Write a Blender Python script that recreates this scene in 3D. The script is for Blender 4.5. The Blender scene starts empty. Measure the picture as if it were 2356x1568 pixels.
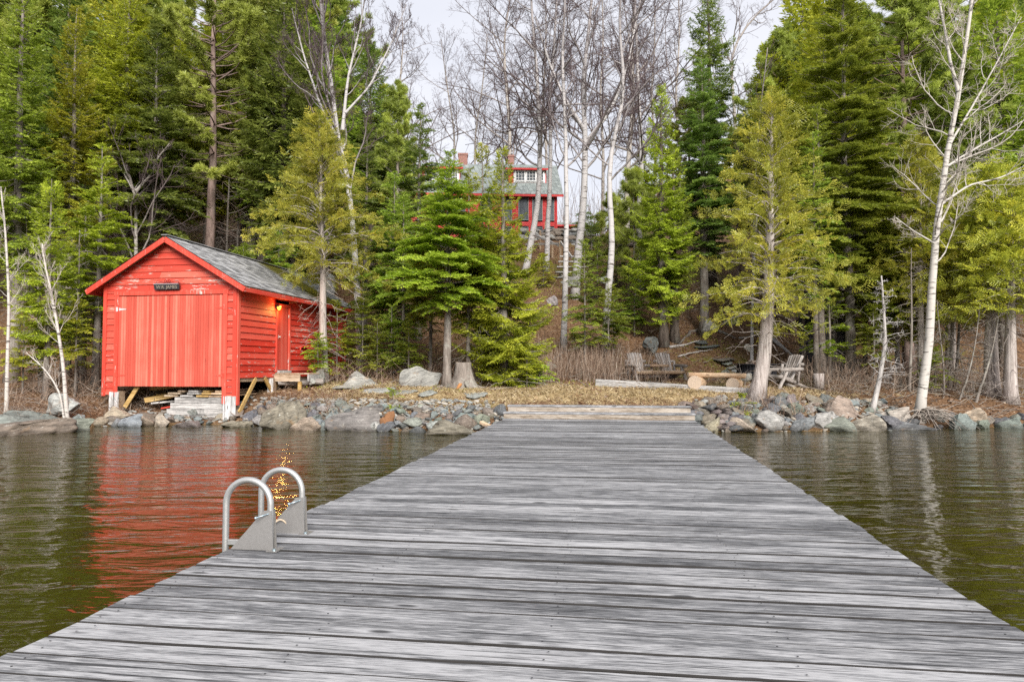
import bpy, bmesh, math, random
import numpy as np
from mathutils import Vector, Matrix

# ------------------------------------------------------------------ camera, world, sun, exposure
scene = bpy.context.scene
COL = scene.collection
R = math.radians
FPX, CX, CY, PITCH, CAMZ = 1602.0, 1178.0, 784.0, math.atan(61.0 / 1602.0), 1.6
cd = bpy.data.cameras.new('camera')
cd.sensor_width = 36.0
cd.lens = 36.0 * FPX / 2356.0
cd.clip_start, cd.clip_end = 0.05, 2000.0
cam = bpy.data.objects.new('camera', cd)
COL.objects.link(cam)
cam.location = (0, 0, CAMZ)
cam.rotation_euler = (math.pi / 2 + PITCH, 0, 0)
scene.camera = cam

SUN_EL, SUN_AZ = R(30), R(164)          # azimuth measured from +Y towards +X: behind the camera
world = bpy.data.worlds.new('World')
scene.world = world
world.use_nodes = True
wn = world.node_tree
wn.nodes.clear()
w_out = wn.nodes.new('ShaderNodeOutputWorld')
w_bg = wn.nodes.new('ShaderNodeBackground')
w_bg.inputs['Strength'].default_value = 0.0335
w_sky = wn.nodes.new('ShaderNodeTexSky')
w_sky.sky_type = 'NISHITA'
w_sky.sun_disc = False
w_sky.sun_elevation = SUN_EL
w_sky.sun_rotation = SUN_AZ
w_mix = wn.nodes.new('ShaderNodeMix'); w_mix.data_type = 'RGBA'
w_tc = wn.nodes.new('ShaderNodeTexCoord')
w_map = wn.nodes.new('ShaderNodeMapping'); w_map.inputs['Scale'].default_value = (1.4, 1.4, 4.0)
w_no = wn.nodes.new('ShaderNodeTexNoise'); w_no.inputs['Scale'].default_value = 2.2; w_no.inputs['Detail'].default_value = 5
w_rp = wn.nodes.new('ShaderNodeValToRGB')
w_rp.color_ramp.elements[0].position = 0.3; w_rp.color_ramp.elements[0].color = (6.9, 7.0, 7.6, 1)
w_rp.color_ramp.elements[1].position = 0.7; w_rp.color_ramp.elements[1].color = (7.9, 7.9, 8.3, 1)
wn.links.new(w_tc.outputs['Generated'], w_map.inputs['Vector'])
wn.links.new(w_map.outputs[0], w_no.inputs['Vector'])
wn.links.new(w_no.outputs['Fac'], w_rp.inputs['Fac'])
w_mix.inputs[0].default_value = 0.88        # the cloud deck over the clear sky
wn.links.new(w_sky.outputs[0], w_mix.inputs[6])
wn.links.new(w_rp.outputs[0], w_mix.inputs[7])
wn.links.new(w_mix.outputs[2], w_bg.inputs['Color'])
wn.links.new(w_bg.outputs[0], w_out.inputs['Surface'])

sd = bpy.data.lights.new('sun', 'SUN')
sd.energy = 1.5
sd.angle = R(30)
sd.color = (1.0, 0.95, 0.88)
sun = bpy.data.objects.new('sun', sd)
COL.objects.link(sun)
sun.location = (0, -20, 30)
_sv = Vector((math.sin(SUN_AZ) * math.cos(SUN_EL), math.cos(SUN_AZ) * math.cos(SUN_EL), math.sin(SUN_EL)))
sun.rotation_euler = _sv.to_track_quat('Z', 'Y').to_euler()

scene.view_settings.view_transform = 'Standard'
scene.view_settings.look = 'None'
scene.view_settings.gamma = 1.0
scene.view_settings.use_curve_mapping = False
scene.view_settings.exposure = 2.0
scene.render.engine = 'CYCLES'
cy = scene.cycles
cy.max_bounces = 12; cy.diffuse_bounces = 8; cy.glossy_bounces = 4; cy.transmission_bounces = 4; cy.transparent_max_bounces = 8
cy.use_denoising = False
try:
    cy.denoiser = 'OPENIMAGEDENOISE'
except Exception:
    pass
cy.sample_clamp_indirect = 6.0
cy.caustics_reflective = False; cy.caustics_refractive = False

# ------------------------------------------------------------------ helpers
def P(px, py, d):
    """world point at depth y = d on the line of sight of a photo position"""
    u, w = (px - CX) / FPX, (CY - py) / FPX
    c, s = math.cos(PITCH), math.sin(PITCH)
    v = np.array([u, c - w * s, s + w * c])
    return np.array([0, 0, CAMZ]) + v * (d / v[1])

def lerp(a, b, t): return a + (b - a) * t

class MB:
    def __init__(s):
        s.v = []; s.q = []; s.t = []; s.tint = []; s.mq = []; s.mt = []; s.n = 0
    def add(s, v, q=None, t=None, tint=0.5, mi=0):
        v = np.asarray(v, dtype=np.float32).reshape(-1, 3)
        if q is not None and len(q):
            q = np.asarray(q, dtype=np.int32).reshape(-1, 4); s.q.append(q + s.n); s.mq.append(np.full(len(q), mi, np.int32))
        if t is not None and len(t):
            t = np.asarray(t, dtype=np.int32).reshape(-1, 3); s.t.append(t + s.n); s.mt.append(np.full(len(t), mi, np.int32))
        s.v.append(v)
        s.tint.append(np.broadcast_to(np.asarray(tint, dtype=np.float32), (len(v),)).copy())
        s.n += len(v)
        return s
    def box(s, c, size, rot=None, tint=0.5, mi=0, taper=1.0):
        x, y, z = np.array(size) / 2.0
        v = np.array([[-x,-y,-z],[x,-y,-z],[x,y,-z],[-x,y,-z],[-x*taper,-y*taper,z],[x*taper,-y*taper,z],[x*taper,y*taper,z],[-x*taper,y*taper,z]])
        if rot is not None:
            v = v @ np.array(rot).T
        return s.add(v + np.array(c), [[0,3,2,1],[4,5,6,7],[0,1,5,4],[1,2,6,5],[2,3,7,6],[3,0,4,7]], tint=tint, mi=mi)
    def beam(s, a, b, w, h, up=(0,0,1), tint=0.5, mi=0):
        """rectangular bar from a to b, w across, h along up"""
        a = np.array(a, float); b = np.array(b, float)
        t = b - a; L = np.linalg.norm(t); t /= L
        up = np.array(up, float)
        x = np.cross(t, up)
        if np.linalg.norm(x) < 1e-4: x = np.cross(t, (1, 0, 0))
        x /= np.linalg.norm(x); u = np.cross(x, t)
        return s.box((a + b) / 2, (w, L, h), rot=np.stack([x, t, u], 1), tint=tint, mi=mi)
    def tube(s, pts, rad, sides=8, tint=0.5, cap=True, mi=0, jit=0.0, seed=0):
        pts = np.asarray(pts, float)
        K = len(pts)
        rad = np.broadcast_to(np.asarray(rad, float), (K,))
        v, q = tubes(pts[None], rad[None], sides, jit, seed)
        t = []
        if cap:
            n = len(v); v = np.concatenate([v, pts[[0, -1]]])
            for i in range(sides):
                j = (i + 1) % sides
                t.append((n, j, i)); t.append((n + 1, (K - 1) * sides + i, (K - 1) * sides + j))
        return s.add(v, q, t, tint=tint, mi=mi)
    def prism(s, poly, origin, ax, ay, thick, tint=0.5, mi=0):
        """flat outline (2d) in the plane ax, ay, extruded by thick along ax x ay"""
        ax = np.array(ax, float); ay = np.array(ay, float); n = np.cross(ax, ay); n /= np.linalg.norm(n)
        p = np.array([np.array(origin) + ax * a + ay * b for a, b in poly])
        v = np.concatenate([p, p + n * thick]); k = len(p)
        c0 = p.mean(0); v = np.concatenate([v, [c0, c0 + n * thick]])
        q = [[i, (i + 1) % k, k + (i + 1) % k, k + i] for i in range(k)]
        t = [[2 * k, (i + 1) % k, i] for i in range(k)] + [[2 * k + 1, k + i, k + (i + 1) % k] for i in range(k)]
        return s.add(v, q, t, tint=tint, mi=mi)
    def mesh(s, name, mats, smooth=False):
        v = np.concatenate(s.v) if s.v else np.zeros((0, 3), np.float32)
        q = np.concatenate(s.q) if s.q else np.zeros((0, 4), np.int32)
        t = np.concatenate(s.t) if s.t else np.zeros((0, 3), np.int32)
        me = bpy.data.meshes.new(name)
        me.vertices.add(len(v)); me.vertices.foreach_set('co', v.astype(np.float32).ravel())
        loops = np.concatenate([q.ravel(), t.ravel()]).astype(np.int32)
        me.loops.add(len(loops)); me.loops.foreach_set('vertex_index', loops)
        npoly = len(q) + len(t)
        me.polygons.add(npoly)
        tot = np.concatenate([np.full(len(q), 4), np.full(len(t), 3)]).astype(np.int32)
        start = np.concatenate([[0], np.cumsum(tot)[:-1]]).astype(np.int32) if npoly else np.zeros(0, np.int32)
        me.polygons.foreach_set('loop_start', start)
        me.polygons.foreach_set('loop_total', tot)
        mi = np.concatenate((s.mq + s.mt) or [np.zeros(0, np.int32)]).astype(np.int32)
        # quads come first, then triangles
        mi = np.concatenate([np.concatenate(s.mq) if s.mq else np.zeros(0, np.int32), np.concatenate(s.mt) if s.mt else np.zeros(0, np.int32)]).astype(np.int32)
        me.polygons.foreach_set('material_index', mi)
        me.polygons.foreach_set('use_smooth', np.full(npoly, bool(smooth)))
        at = me.attributes.new('tint', 'FLOAT', 'POINT')
        at.data.foreach_set('value', np.concatenate(s.tint).astype(np.float32) if s.tint else np.zeros(0, np.float32))
        for m in (mats if isinstance(mats, (list, tuple)) else [mats]):
            me.materials.append(m)
        me.update(calc_edges=True)
        me.validate()
        return me
    def build(s, name, mats, parent=None, smooth=False, bevel=0.0, **tags):
        o = bpy.data.objects.new(name, s.mesh(name, mats, smooth))
        COL.objects.link(o)
        if parent is not None: o.parent = parent
        if bevel:
            b = o.modifiers.new('bevel', 'BEVEL'); b.width = bevel; b.segments = 1; b.limit_method = 'ANGLE'
        for k, x in tags.items(): o[k] = x
        return o

def tubes(Pn, Rn, S, jit=0.0, seed=0):
    """many tubes at once: Pn (B,K,3), Rn (B,K) -> verts, quads"""
    B, K, _ = Pn.shape
    T = np.gradient(Pn, axis=1)
    T /= np.linalg.norm(T, axis=2, keepdims=True) + 1e-9
    ref = np.eye(3)[np.argmin(np.abs(T).max(1), axis=1)]     # the axis no stretch of the tube runs along
    N = np.cross(T, ref[:, None, :]); N /= np.linalg.norm(N, axis=2, keepdims=True) + 1e-9
    Bn = np.cross(T, N)
    a = np.arange(S) * 2 * math.pi / S
    rr = Rn[:, :, None, None]
    if jit:
        rr = rr * (1 + jit * np.random.default_rng(seed).uniform(-1, 1, (B, K, S, 1)))
    V = Pn[:, :, None, :] + rr * (np.cos(a)[None, None, :, None] * N[:, :, None, :] + np.sin(a)[None, None, :, None] * Bn[:, :, None, :])
    i = np.arange(S); j = (i + 1) % S
    k = np.arange(K - 1)[:, None] * S
    q1 = np.stack([k + i, k + j, k + S + j, k + S + i], -1).reshape(-1, 4)
    q = (np.arange(B)[:, None, None] * (K * S) + q1[None]).reshape(-1, 4)
    return V.reshape(-1, 3), q

def empty(name, label=None, cat=None, loc=(0, 0, 0), rz=0.0, group=None):
    o = bpy.data.objects.new(name, None)
    COL.objects.link(o)
    o.empty_display_size = 0.2
    o.location = tuple(float(v) for v in loc); o.rotation_euler = (0, 0, rz)
    if label: o['label'] = label
    if cat: o['category'] = cat
    if group: o['group'] = group
    return o

def tag(o, label, cat, group=None):
    o['label'] = label; o['category'] = cat
    if group: o['group'] = group
    return o

def copy_tree(o, parent=None):
    c = o.copy(); COL.objects.link(c); c.parent = parent
    for ch in list(o.children): copy_tree(ch, c)
    return c

def hash2(ix, iy, seed):
    h = (ix.astype(np.int64) * 374761393 + iy.astype(np.int64) * 668265263 + seed * 1442695041) & 0xffffffff
    h = ((h ^ (h >> 13)) * 1274126177) & 0xffffffff
    return ((h ^ (h >> 16)) & 0xffff) / 65535.0

def vnoise(x, y, seed=0):
    x = np.asarray(x, float); y = np.asarray(y, float)
    ix = np.floor(x); iy = np.floor(y); fx = x - ix; fy = y - iy
    fx = fx * fx * (3 - 2 * fx); fy = fy * fy * (3 - 2 * fy)
    a = hash2(ix, iy, seed); b = hash2(ix + 1, iy, seed); c = hash2(ix, iy + 1, seed); d = hash2(ix + 1, iy + 1, seed)
    return (a * (1 - fx) + b * fx) * (1 - fy) + (c * (1 - fx) + d * fx) * fy

def fbm(x, y, seed=0, o=4):
    s = 0; a = 0.5; f = 1.0
    for i in range(o):
        s = s + a * vnoise(np.asarray(x) * f, np.asarray(y) * f, seed + i * 17); a *= 0.5; f *= 2.03
    return s / (1 - 0.5 ** o)

# ------------------------------------------------------------------ node helpers
class NT:
    def __init__(s, name):
        s.m = bpy.data.materials.new(name); s.m.use_nodes = True
        s.t = s.m.node_tree; s.t.nodes.clear()
        s.out = s.t.nodes.new('ShaderNodeOutputMaterial')
    def n(s, kind, out=0, props=None, **ins):
        nd = s.t.nodes.new('ShaderNode' + kind)
        for k, v in (props or {}).items(): setattr(nd, k, v)
        for k, v in ins.items():
            key = int(k[1:]) if k[0] == 'i' and k[1:].isdigit() else k.replace('_', ' ')
            s.set(nd.inputs[key], v)
        return nd.outputs[out]
    def set(s, sock, v):
        if hasattr(v, 'is_output') or isinstance(v, bpy.types.NodeSocket): s.t.links.new(v, sock)
        elif isinstance(v, (tuple, list)) and len(v) == 3 and sock.type == 'RGBA': sock.default_value = (*v, 1)
        else: sock.default_value = v
    def ramp(s, fac, stops, interp='LINEAR'):
        nd = s.t.nodes.new('ShaderNodeValToRGB'); cr = nd.color_ramp; cr.interpolation = interp
        while len(cr.elements) < len(stops): cr.elements.new(0.5)
        for e, (p, c) in zip(cr.elements, stops):
            e.position = p; e.color = (*c, 1) if isinstance(c, (tuple, list)) else (c, c, c, 1)
        s.t.links.new(fac, nd.inputs['Fac'])
        return nd.outputs['Color']
    def mix(s, f, a, b, mode='MIX'):
        nd = s.t.nodes.new('ShaderNodeMix'); nd.data_type = 'RGBA'; nd.blend_type = mode
        s.set(nd.inputs[0], f); s.set(nd.inputs[6], a if not isinstance(a, float) else (a, a, a)); s.set(nd.inputs[7], b if not isinstance(b, float) else (b, b, b))
        return nd.outputs[2]
    def math(s, op, a, b=0.0, c=0.0, clamp=False):
        nd = s.t.nodes.new('ShaderNodeMath'); nd.operation = op; nd.use_clamp = clamp
        s.set(nd.inputs[0], a); s.set(nd.inputs[1], b); s.set(nd.inputs[2], c)
        return nd.outputs[0]
    def coord(s, kind='Object', scale=(1, 1, 1), loc=(0, 0, 0), rot=(0, 0, 0)):
        tc = s.t.nodes.new('ShaderNodeTexCoord').outputs[kind] if kind != 'Position' else s.t.nodes.new('ShaderNodeNewGeometry').outputs['Position']
        mp = s.t.nodes.new('ShaderNodeMapping')
        s.t.links.new(tc, mp.inputs['Vector']); s.set(mp.inputs['Scale'], scale); s.set(mp.inputs['Location'], loc); s.set(mp.inputs['Rotation'], rot)
        return mp.outputs[0]
    def noise(s, vec, scale=5.0, detail=4.0, rough=0.55, dist=0.0, out=0):
        return s.n('TexNoise', out, Vector=vec, Scale=scale, Detail=detail, Roughness=rough, Distortion=dist)
    def attr(s, name='tint', out=2):
        nd = s.t.nodes.new('ShaderNodeAttribute'); nd.attribute_name = name
        return nd.outputs['Fac'] if out == 2 else nd.outputs['Color']
    def bump(s, h, strength=0.3, dist=0.02):
        return s.n('Bump', Height=h, Strength=strength, Distance=dist)
    def bsdf(s, color, rough=0.7, normal=None, spec=0.3, **kw):
        nd = s.t.nodes.new('ShaderNodeBsdfPrincipled')
        s.set(nd.inputs['Base Color'], color); s.set(nd.inputs['Roughness'], rough); s.set(nd.inputs['Specular IOR Level'], spec)
        if normal is not None: s.set(nd.inputs['Normal'], normal)
        for k, v in kw.items(): s.set(nd.inputs[k.replace('_', ' ')], v)
        s.t.links.new(nd.outputs[0], s.out.inputs['Surface'])
        return s.m
    def surface(s, shader):
        s.t.links.new(shader, s.out.inputs['Surface']); return s.m
# ------------------------------------------------------------------ materials
M = {}
def plain(name, c, rough=0.6, spec=0.3, var=0.15, scale=8.0, metallic=0.0):
    t = NT(name)
    n = t.noise(t.coord('Object'), scale, 5)
    col = t.mix(n, tuple(x * (1 - var) for x in c), tuple(min(1, x * (1 + var)) for x in c))
    M[name] = t.bsdf(col, rough, t.bump(n, 0.15, 0.01), spec, Metallic=metallic)
    return M[name]

def wood(name, dark, mid, light, axis=0, gscale=30.0, knots=True, bump=0.35, rough=0.8):
    """weathered boards: grain runs along the local axis; tint = one number per board"""
    t = NT(name)
    sc = [gscale] * 3; sc[axis] = gscale * 0.07
    at = t.attr()
    tc = t.coord('Object')
    off = t.n('CombineXYZ', X=t.math('MULTIPLY', at, 37.0), Y=t.math('MULTIPLY', at, 11.3), Z=t.math('MULTIPLY', at, 23.0))
    base = t.n('VectorMath', 0, {'operation': 'ADD'}, i0=tc, i1=off)
    def sv(s3):
        return t.n('VectorMath', 0, {'operation': 'MULTIPLY'}, i0=base, i1=tuple(s3))
    warp = t.noise(sv([2.0 if i != axis else 0.7 for i in range(3)]), 1.6, 3)
    g = t.noise(sv(sc), 1.0, 7, 0.68, 0.25)
    g2 = t.noise(sv([gscale * 0.30 if i != axis else gscale * 0.02 for i in range(3)]), 1.0, 5, 0.6, 0.6)
    g3 = t.noise(sv([gscale * 4.2 if i != axis else gscale * 0.32 for i in range(3)]), 1.0, 6, 0.7, 0.15)
    lum = t.math('ADD', t.math('MULTIPLY', g, 0.46), t.math('ADD', t.math('MULTIPLY', g2, 0.16), t.math('MULTIPLY', g3, 0.62)))
    lum = t.math('SUBTRACT', lum, 0.12)
    lum = t.math('ADD', lum, t.math('MULTIPLY', t.math('SUBTRACT', at, 0.5), 0.10))
    lum = t.math('ADD', lum, t.math('MULTIPLY', t.math('SUBTRACT', warp, 0.5), 0.22))
    col = t.ramp(lum, [(0.34, dark), (0.47, mid), (0.60, light)])
    crk = t.noise(sv([gscale * 2.2 if i != axis else gscale * 0.045 for i in range(3)]), 1.0, 3, 0.5, 0.1)
    col = t.mix(t.ramp(crk, [(0.585, 0.0), (0.65, 0.8)]), col, tuple(x * 0.5 for x in dark))
    h = t.math('SUBTRACT', lum, t.ramp(crk, [(0.62, 0.0), (0.68, 0.3)]))
    if knots:
        ks = [1.5 if i == axis else 5.0 for i in range(3)]
        kv = sv(ks)
        kd = t.n('TexVoronoi', 0, {'feature': 'F1'}, Vector=kv, Scale=1.0, Randomness=1.0)
        kc = t.n('TexVoronoi', 1, {'feature': 'F1'}, Vector=kv, Scale=1.0, Randomness=1.0)
        sel = t.math('GREATER_THAN', t.n('SeparateColor', 0, Color=kc), 0.42)
        core = t.math('MULTIPLY', t.ramp(kd, [(0.065, 1.0), (0.12, 0.0)]), sel)
        halo = t.math('MULTIPLY', t.ramp(kd, [(0.10, 1.0), (0.30, 0.0)]), sel)
        col = t.mix(t.math('MULTIPLY', halo, 0.45), col, tuple(min(1, x * 1.15) for x in light))
        col = t.mix(t.math('MULTIPLY', core, 0.85), col, tuple(x * 0.55 for x in dark))
        h = t.math('SUBTRACT', lum, t.math('MULTIPLY', core, 0.5))
    M[name] = t.bsdf(col, rough, t.bump(h, bump, 0.006), 0.25)
    return M[name]

wood('deck_wood', (0.030, 0.031, 0.035), (0.155, 0.157, 0.165), (0.41, 0.41, 0.42), axis=0, gscale=26)
wood('step_wood', (0.12, 0.09, 0.06), (0.30, 0.25, 0.20), (0.46, 0.42, 0.37), axis=0, gscale=26)
wood('grey_timber', (0.13, 0.125, 0.12), (0.36, 0.35, 0.34), (0.62, 0.60, 0.58), axis=0, gscale=24)
wood('grey_timber_up', (0.17, 0.165, 0.16), (0.44, 0.43, 0.42), (0.70, 0.69, 0.70), axis=2, gscale=20)
wood('old_lumber', (0.12, 0.075, 0.045), (0.32, 0.23, 0.15), (0.55, 0.45, 0.34), axis=0, gscale=22)
wood('new_lumber', (0.22, 0.12, 0.03), (0.40, 0.25, 0.08), (0.56, 0.39, 0.17), axis=0, gscale=22)
wood('log_wood', (0.085, 0.07, 0.06), (0.24, 0.21, 0.19), (0.44, 0.41, 0.39), axis=0, gscale=22, knots=False)
wood('peeled_log', (0.26, 0.15, 0.08), (0.52, 0.36, 0.23), (0.70, 0.53, 0.37), axis=0, gscale=20, knots=True)
wood('trim_wood', (0.12, 0.08, 0.05), (0.30, 0.20, 0.13), (0.42, 0.32, 0.22), axis=0, gscale=20, knots=False)

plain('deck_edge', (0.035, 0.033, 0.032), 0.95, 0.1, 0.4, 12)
def red_paint(name, c, axis=0, chips=0.62, vary=0.25):
    t = NT(name)
    at = t.attr()
    sc = [14.0] * 3; sc[axis] = 0.9
    base = t.n('VectorMath', 0, {'operation': 'ADD'}, i0=t.coord('Object'), i1=t.n('CombineXYZ', X=t.math('MULTIPLY', at, 19.0), Y=t.math('MULTIPLY', at, 7.0), Z=0.0))
    g = t.noise(t.n('VectorMath', 0, {'operation': 'MULTIPLY'}, i0=base, i1=tuple(sc)), 1.0, 6, 0.65)
    fade = t.noise(t.coord('Object'), 0.9, 4)
    v = t.math('ADD', t.math('MULTIPLY', g, 0.5), t.math('ADD', t.math('MULTIPLY', fade, 0.35), t.math('MULTIPLY', at, 0.36)))
    col = t.ramp(v, [(0.30, tuple(x * (1 - vary) for x in c)), (0.55, c), (0.8, (min(1, c[0] * 1.15), c[1] * 1.9 + 0.02, c[2] * 1.9 + 0.02))])
    # bare, peeling patches
    cs = [9.0, 9.0, 26.0] if axis == 0 else [26.0, 26.0, 9.0]
    cs = [3.0 if i == axis else 22.0 for i in range(3)]
    chip = t.noise(t.coord('Object', tuple(cs)), 1.0, 5, 0.7)
    reg = t.noise(t.coord('Object'), 0.55, 2)
    cm = t.ramp(t.math('ADD', t.math('MULTIPLY', chip, 0.75), t.math('MULTIPLY', reg, 0.33)), [(chips + 0.06, 0.0), (chips + 0.085, 1.0)])
    wd = t.ramp(g, [(0.35, (0.20, 0.13, 0.10)), (0.62, (0.66, 0.58, 0.52))])
    col = t.mix(cm, col, wd)
    # thin dark scratches where the old paint has cracked through
    sc2 = [1.6 if i == axis else 30.0 for i in range(3)]
    cr = t.noise(t.coord('Object', tuple(sc2), loc=(5, 3, 1)), 1.0, 4, 0.6)
    col = t.mix(t.ramp(cr, [(0.69, 0.0), (0.73, 0.8)]), col, (0.16, 0.02, 0.015))
    M[name] = t.bsdf(col, 0.62, t.bump(t.math('SUBTRACT', g, t.math('MULTIPLY', cm, 0.6)), 0.25, 0.006), 0.25)
red_paint('red_siding', (0.55, 0.060, 0.038), 0, chips=0.555)
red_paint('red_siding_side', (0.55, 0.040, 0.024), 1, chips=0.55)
red_paint('red_door', (0.56, 0.090, 0.060), 2, chips=0.70, vary=0.24)
red_paint('red_side_door', (0.52, 0.062, 0.042), 2, chips=0.66)
red_paint('red_trim', (0.58, 0.060, 0.038), 2, chips=0.58)
red_paint('house_red', (0.46, 0.028, 0.028), 0, chips=0.8)

def shingle(name, dark, light, moss):
    t = NT(name)
    v = t.coord('Object', (1, 1, 1))
    at = t.attr()
    sx = t.n('SeparateXYZ', 0, Vector=v)
    # one random value per tab: along the ridge 0.3 m wide, offset per course
    cell = t.math('FLOOR', t.math('ADD', t.math('MULTIPLY', sx, 3.3), t.math('MULTIPLY', at, 71.0)))
    rnd = t.n('TexWhiteNoise', 0, {'noise_dimensions': '2D'}, Vector=t.n('CombineXYZ', X=cell, Y=at, Z=0.0))
    grit = t.noise(v, 60, 3)
    fr = t.math('FRACT', t.math('ADD', t.math('MULTIPLY', sx, 3.3), t.math('MULTIPLY', at, 71.0)))
    slot = t.math('LESS_THAN', fr, 0.05)
    k = t.math('ADD', t.math('MULTIPLY', rnd, 0.75), t.math('MULTIPLY', grit, 0.35))
    col = t.mix(k, dark, light)
    col = t.mix(t.math('MULTIPLY', slot, 0.85), col, (0.02, 0.02, 0.022))
    if moss:
        mz = t.noise(t.coord('Object', (1, 1, 1)), 1.3, 4)
        fine = t.noise(v, 14, 4)
        band = t.ramp(sx, [(0.0, 0.0), (1.0, 0.0)])
        y0 = t.math('SUBTRACT', 1.0, t.math('MULTIPLY', t.math('ABSOLUTE', t.math('SUBTRACT', sx, 5.6)), 0.52), clamp=True)
        mk = t.math('ADD', t.math('MULTIPLY', y0, 0.62), t.math('ADD', t.math('MULTIPLY', mz, 0.42), t.math('MULTIPLY', fine, 0.22)))
        mk = t.ramp(mk, [(0.58, 0.0), (0.74, 1.0)])
        mc = t.mix(fine, (0.08, 0.08, 0.014), (0.26, 0.23, 0.035))
        col = t.mix(mk, col, mc)
    M[name] = t.bsdf(col, 0.85, t.bump(grit, 0.4, 0.006), 0.2)
shingle('boathouse_shingle', (0.05, 0.05, 0.053), (0.52, 0.52, 0.53), True)
shingle('house_shingle', (0.16, 0.185, 0.185), (0.36, 0.40, 0.39), False)

def rock(name):
    t = NT(name)
    oc = t.n('ObjectInfo', 1)
    rnd = t.n('ObjectInfo', 5)
    sh = t.n('CombineXYZ', X=t.math('MULTIPLY', rnd, 50.0), Y=t.math('MULTIPLY', rnd, 31.0), Z=rnd)
    v = t.n('VectorMath', 0, {'operation': 'ADD'}, i0=t.coord('Object'), i1=sh)
    lay = t.noise(t.n('VectorMath', 0, {'operation': 'MULTIPLY'}, i0=v, i1=(1.6, 2.2, 9.0)), 1.5, 7, 0.65, 0.6)
    blot = t.noise(v, 2.6, 6, 0.6)
    fine = t.noise(v, 22, 5, 0.7)
    k = t.math('ADD', t.math('MULTIPLY', lay, 0.5), t.math('ADD', t.math('MULTIPLY', blot, 0.3), t.math('MULTIPLY', fine, 0.2)))
    dk = t.mix(1.0, oc, (0.20, 0.20, 0.20), 'MULTIPLY')
    lt = t.mix(1.0, oc, (1.25, 1.22, 1.18), 'MULTIPLY')
    col = t.mix(t.ramp(k, [(0.36, 0.0), (0.62, 1.0)]), dk, lt)
    lich = t.ramp(t.noise(v, 5.5, 6, 0.7), [(0.60, 0.0), (0.68, 0.75)])
    col = t.mix(lich, col, (0.50, 0.50, 0.45))
    rust = t.ramp(t.noise(v, 1.7, 4), [(0.62, 0.0), (0.74, 0.6)])
    col = t.mix(rust, col, (0.28, 0.17, 0.08))
    z = t.n('SeparateXYZ', 2, Vector=t.coord('Position'))
    wet = t.math('MULTIPLY', t.ramp(t.math('ADD', z, t.math('MULTIPLY', blot, 0.10)), [(0.08, 1.0), (0.19, 0.0)]), 0.6)
    col = t.mix(wet, col, t.mix(1.0, col, (0.30, 0.28, 0.25), 'MULTIPLY'))
    M[name] = t.bsdf(col, t.math('SUBTRACT', 0.85, t.math('MULTIPLY', wet, 0.6)), t.bump(k, 0.9, 0.05), 0.3)
rock('rock')

def ground():
    t = NT('forest_floor')
    v = t.coord('Position')
    big = t.noise(v, 0.5, 5)
    mid = t.noise(v, 3.0, 6, 0.65)
    fine = t.noise(v, 26, 5, 0.7)
    leaf = t.n('TexVoronoi', 1, {'feature': 'F1'}, Vector=v, Scale=26.0)
    lr = t.n('SeparateColor', 0, Color=leaf)
    br = t.ramp(t.math('ADD', t.math('MULTIPLY', mid, 0.5), t.math('MULTIPLY', lr, 0.5)), [(0.12, (0.045, 0.024, 0.013)), (0.42, (0.125, 0.068, 0.036)), (0.70, (0.25, 0.15, 0.085)), (0.92, (0.46, 0.36, 0.26))])
    moss = t.mix(fine, (0.07, 0.065, 0.015), (0.22, 0.20, 0.04))
    mm = t.attr('moss')
    mk = t.ramp(t.math('ADD', mm, t.math('MULTIPLY', t.math('SUBTRACT', mid, 0.5), 1.1)), [(0.45, 0.0), (0.62, 1.0)])
    col = t.mix(mk, br, moss)
    st = t.attr('straw')
    sg = t.noise(t.coord('Position', (3.0, 9.0, 3.0)), 4.0, 6, 0.7)
    straw = t.ramp(t.math('ADD', t.math('MULTIPLY', sg, 0.6), t.math('MULTIPLY', mid, 0.4)), [(0.3, (0.09, 0.055, 0.026)), (0.46, (0.30, 0.21, 0.10)), (0.62, (0.58, 0.46, 0.27))])
    sk = t.ramp(t.math('ADD', st, t.math('MULTIPLY', t.math('SUBTRACT', mid, 0.5), 1.0)), [(0.42, 0.0), (0.62, 1.0)])
    col = t.mix(sk, col, straw)
    bed = t.attr('bed')
    col = t.mix(bed, col, t.mix(mid, (0.05, 0.04, 0.015), (0.17, 0.13, 0.05)))
    M['ground'] = t.bsdf(col, 0.92, t.bump(t.math('ADD', mid, t.math('MULTIPLY', fine, 0.5)), 0.8, 0.08), 0.15)
ground()

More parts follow.
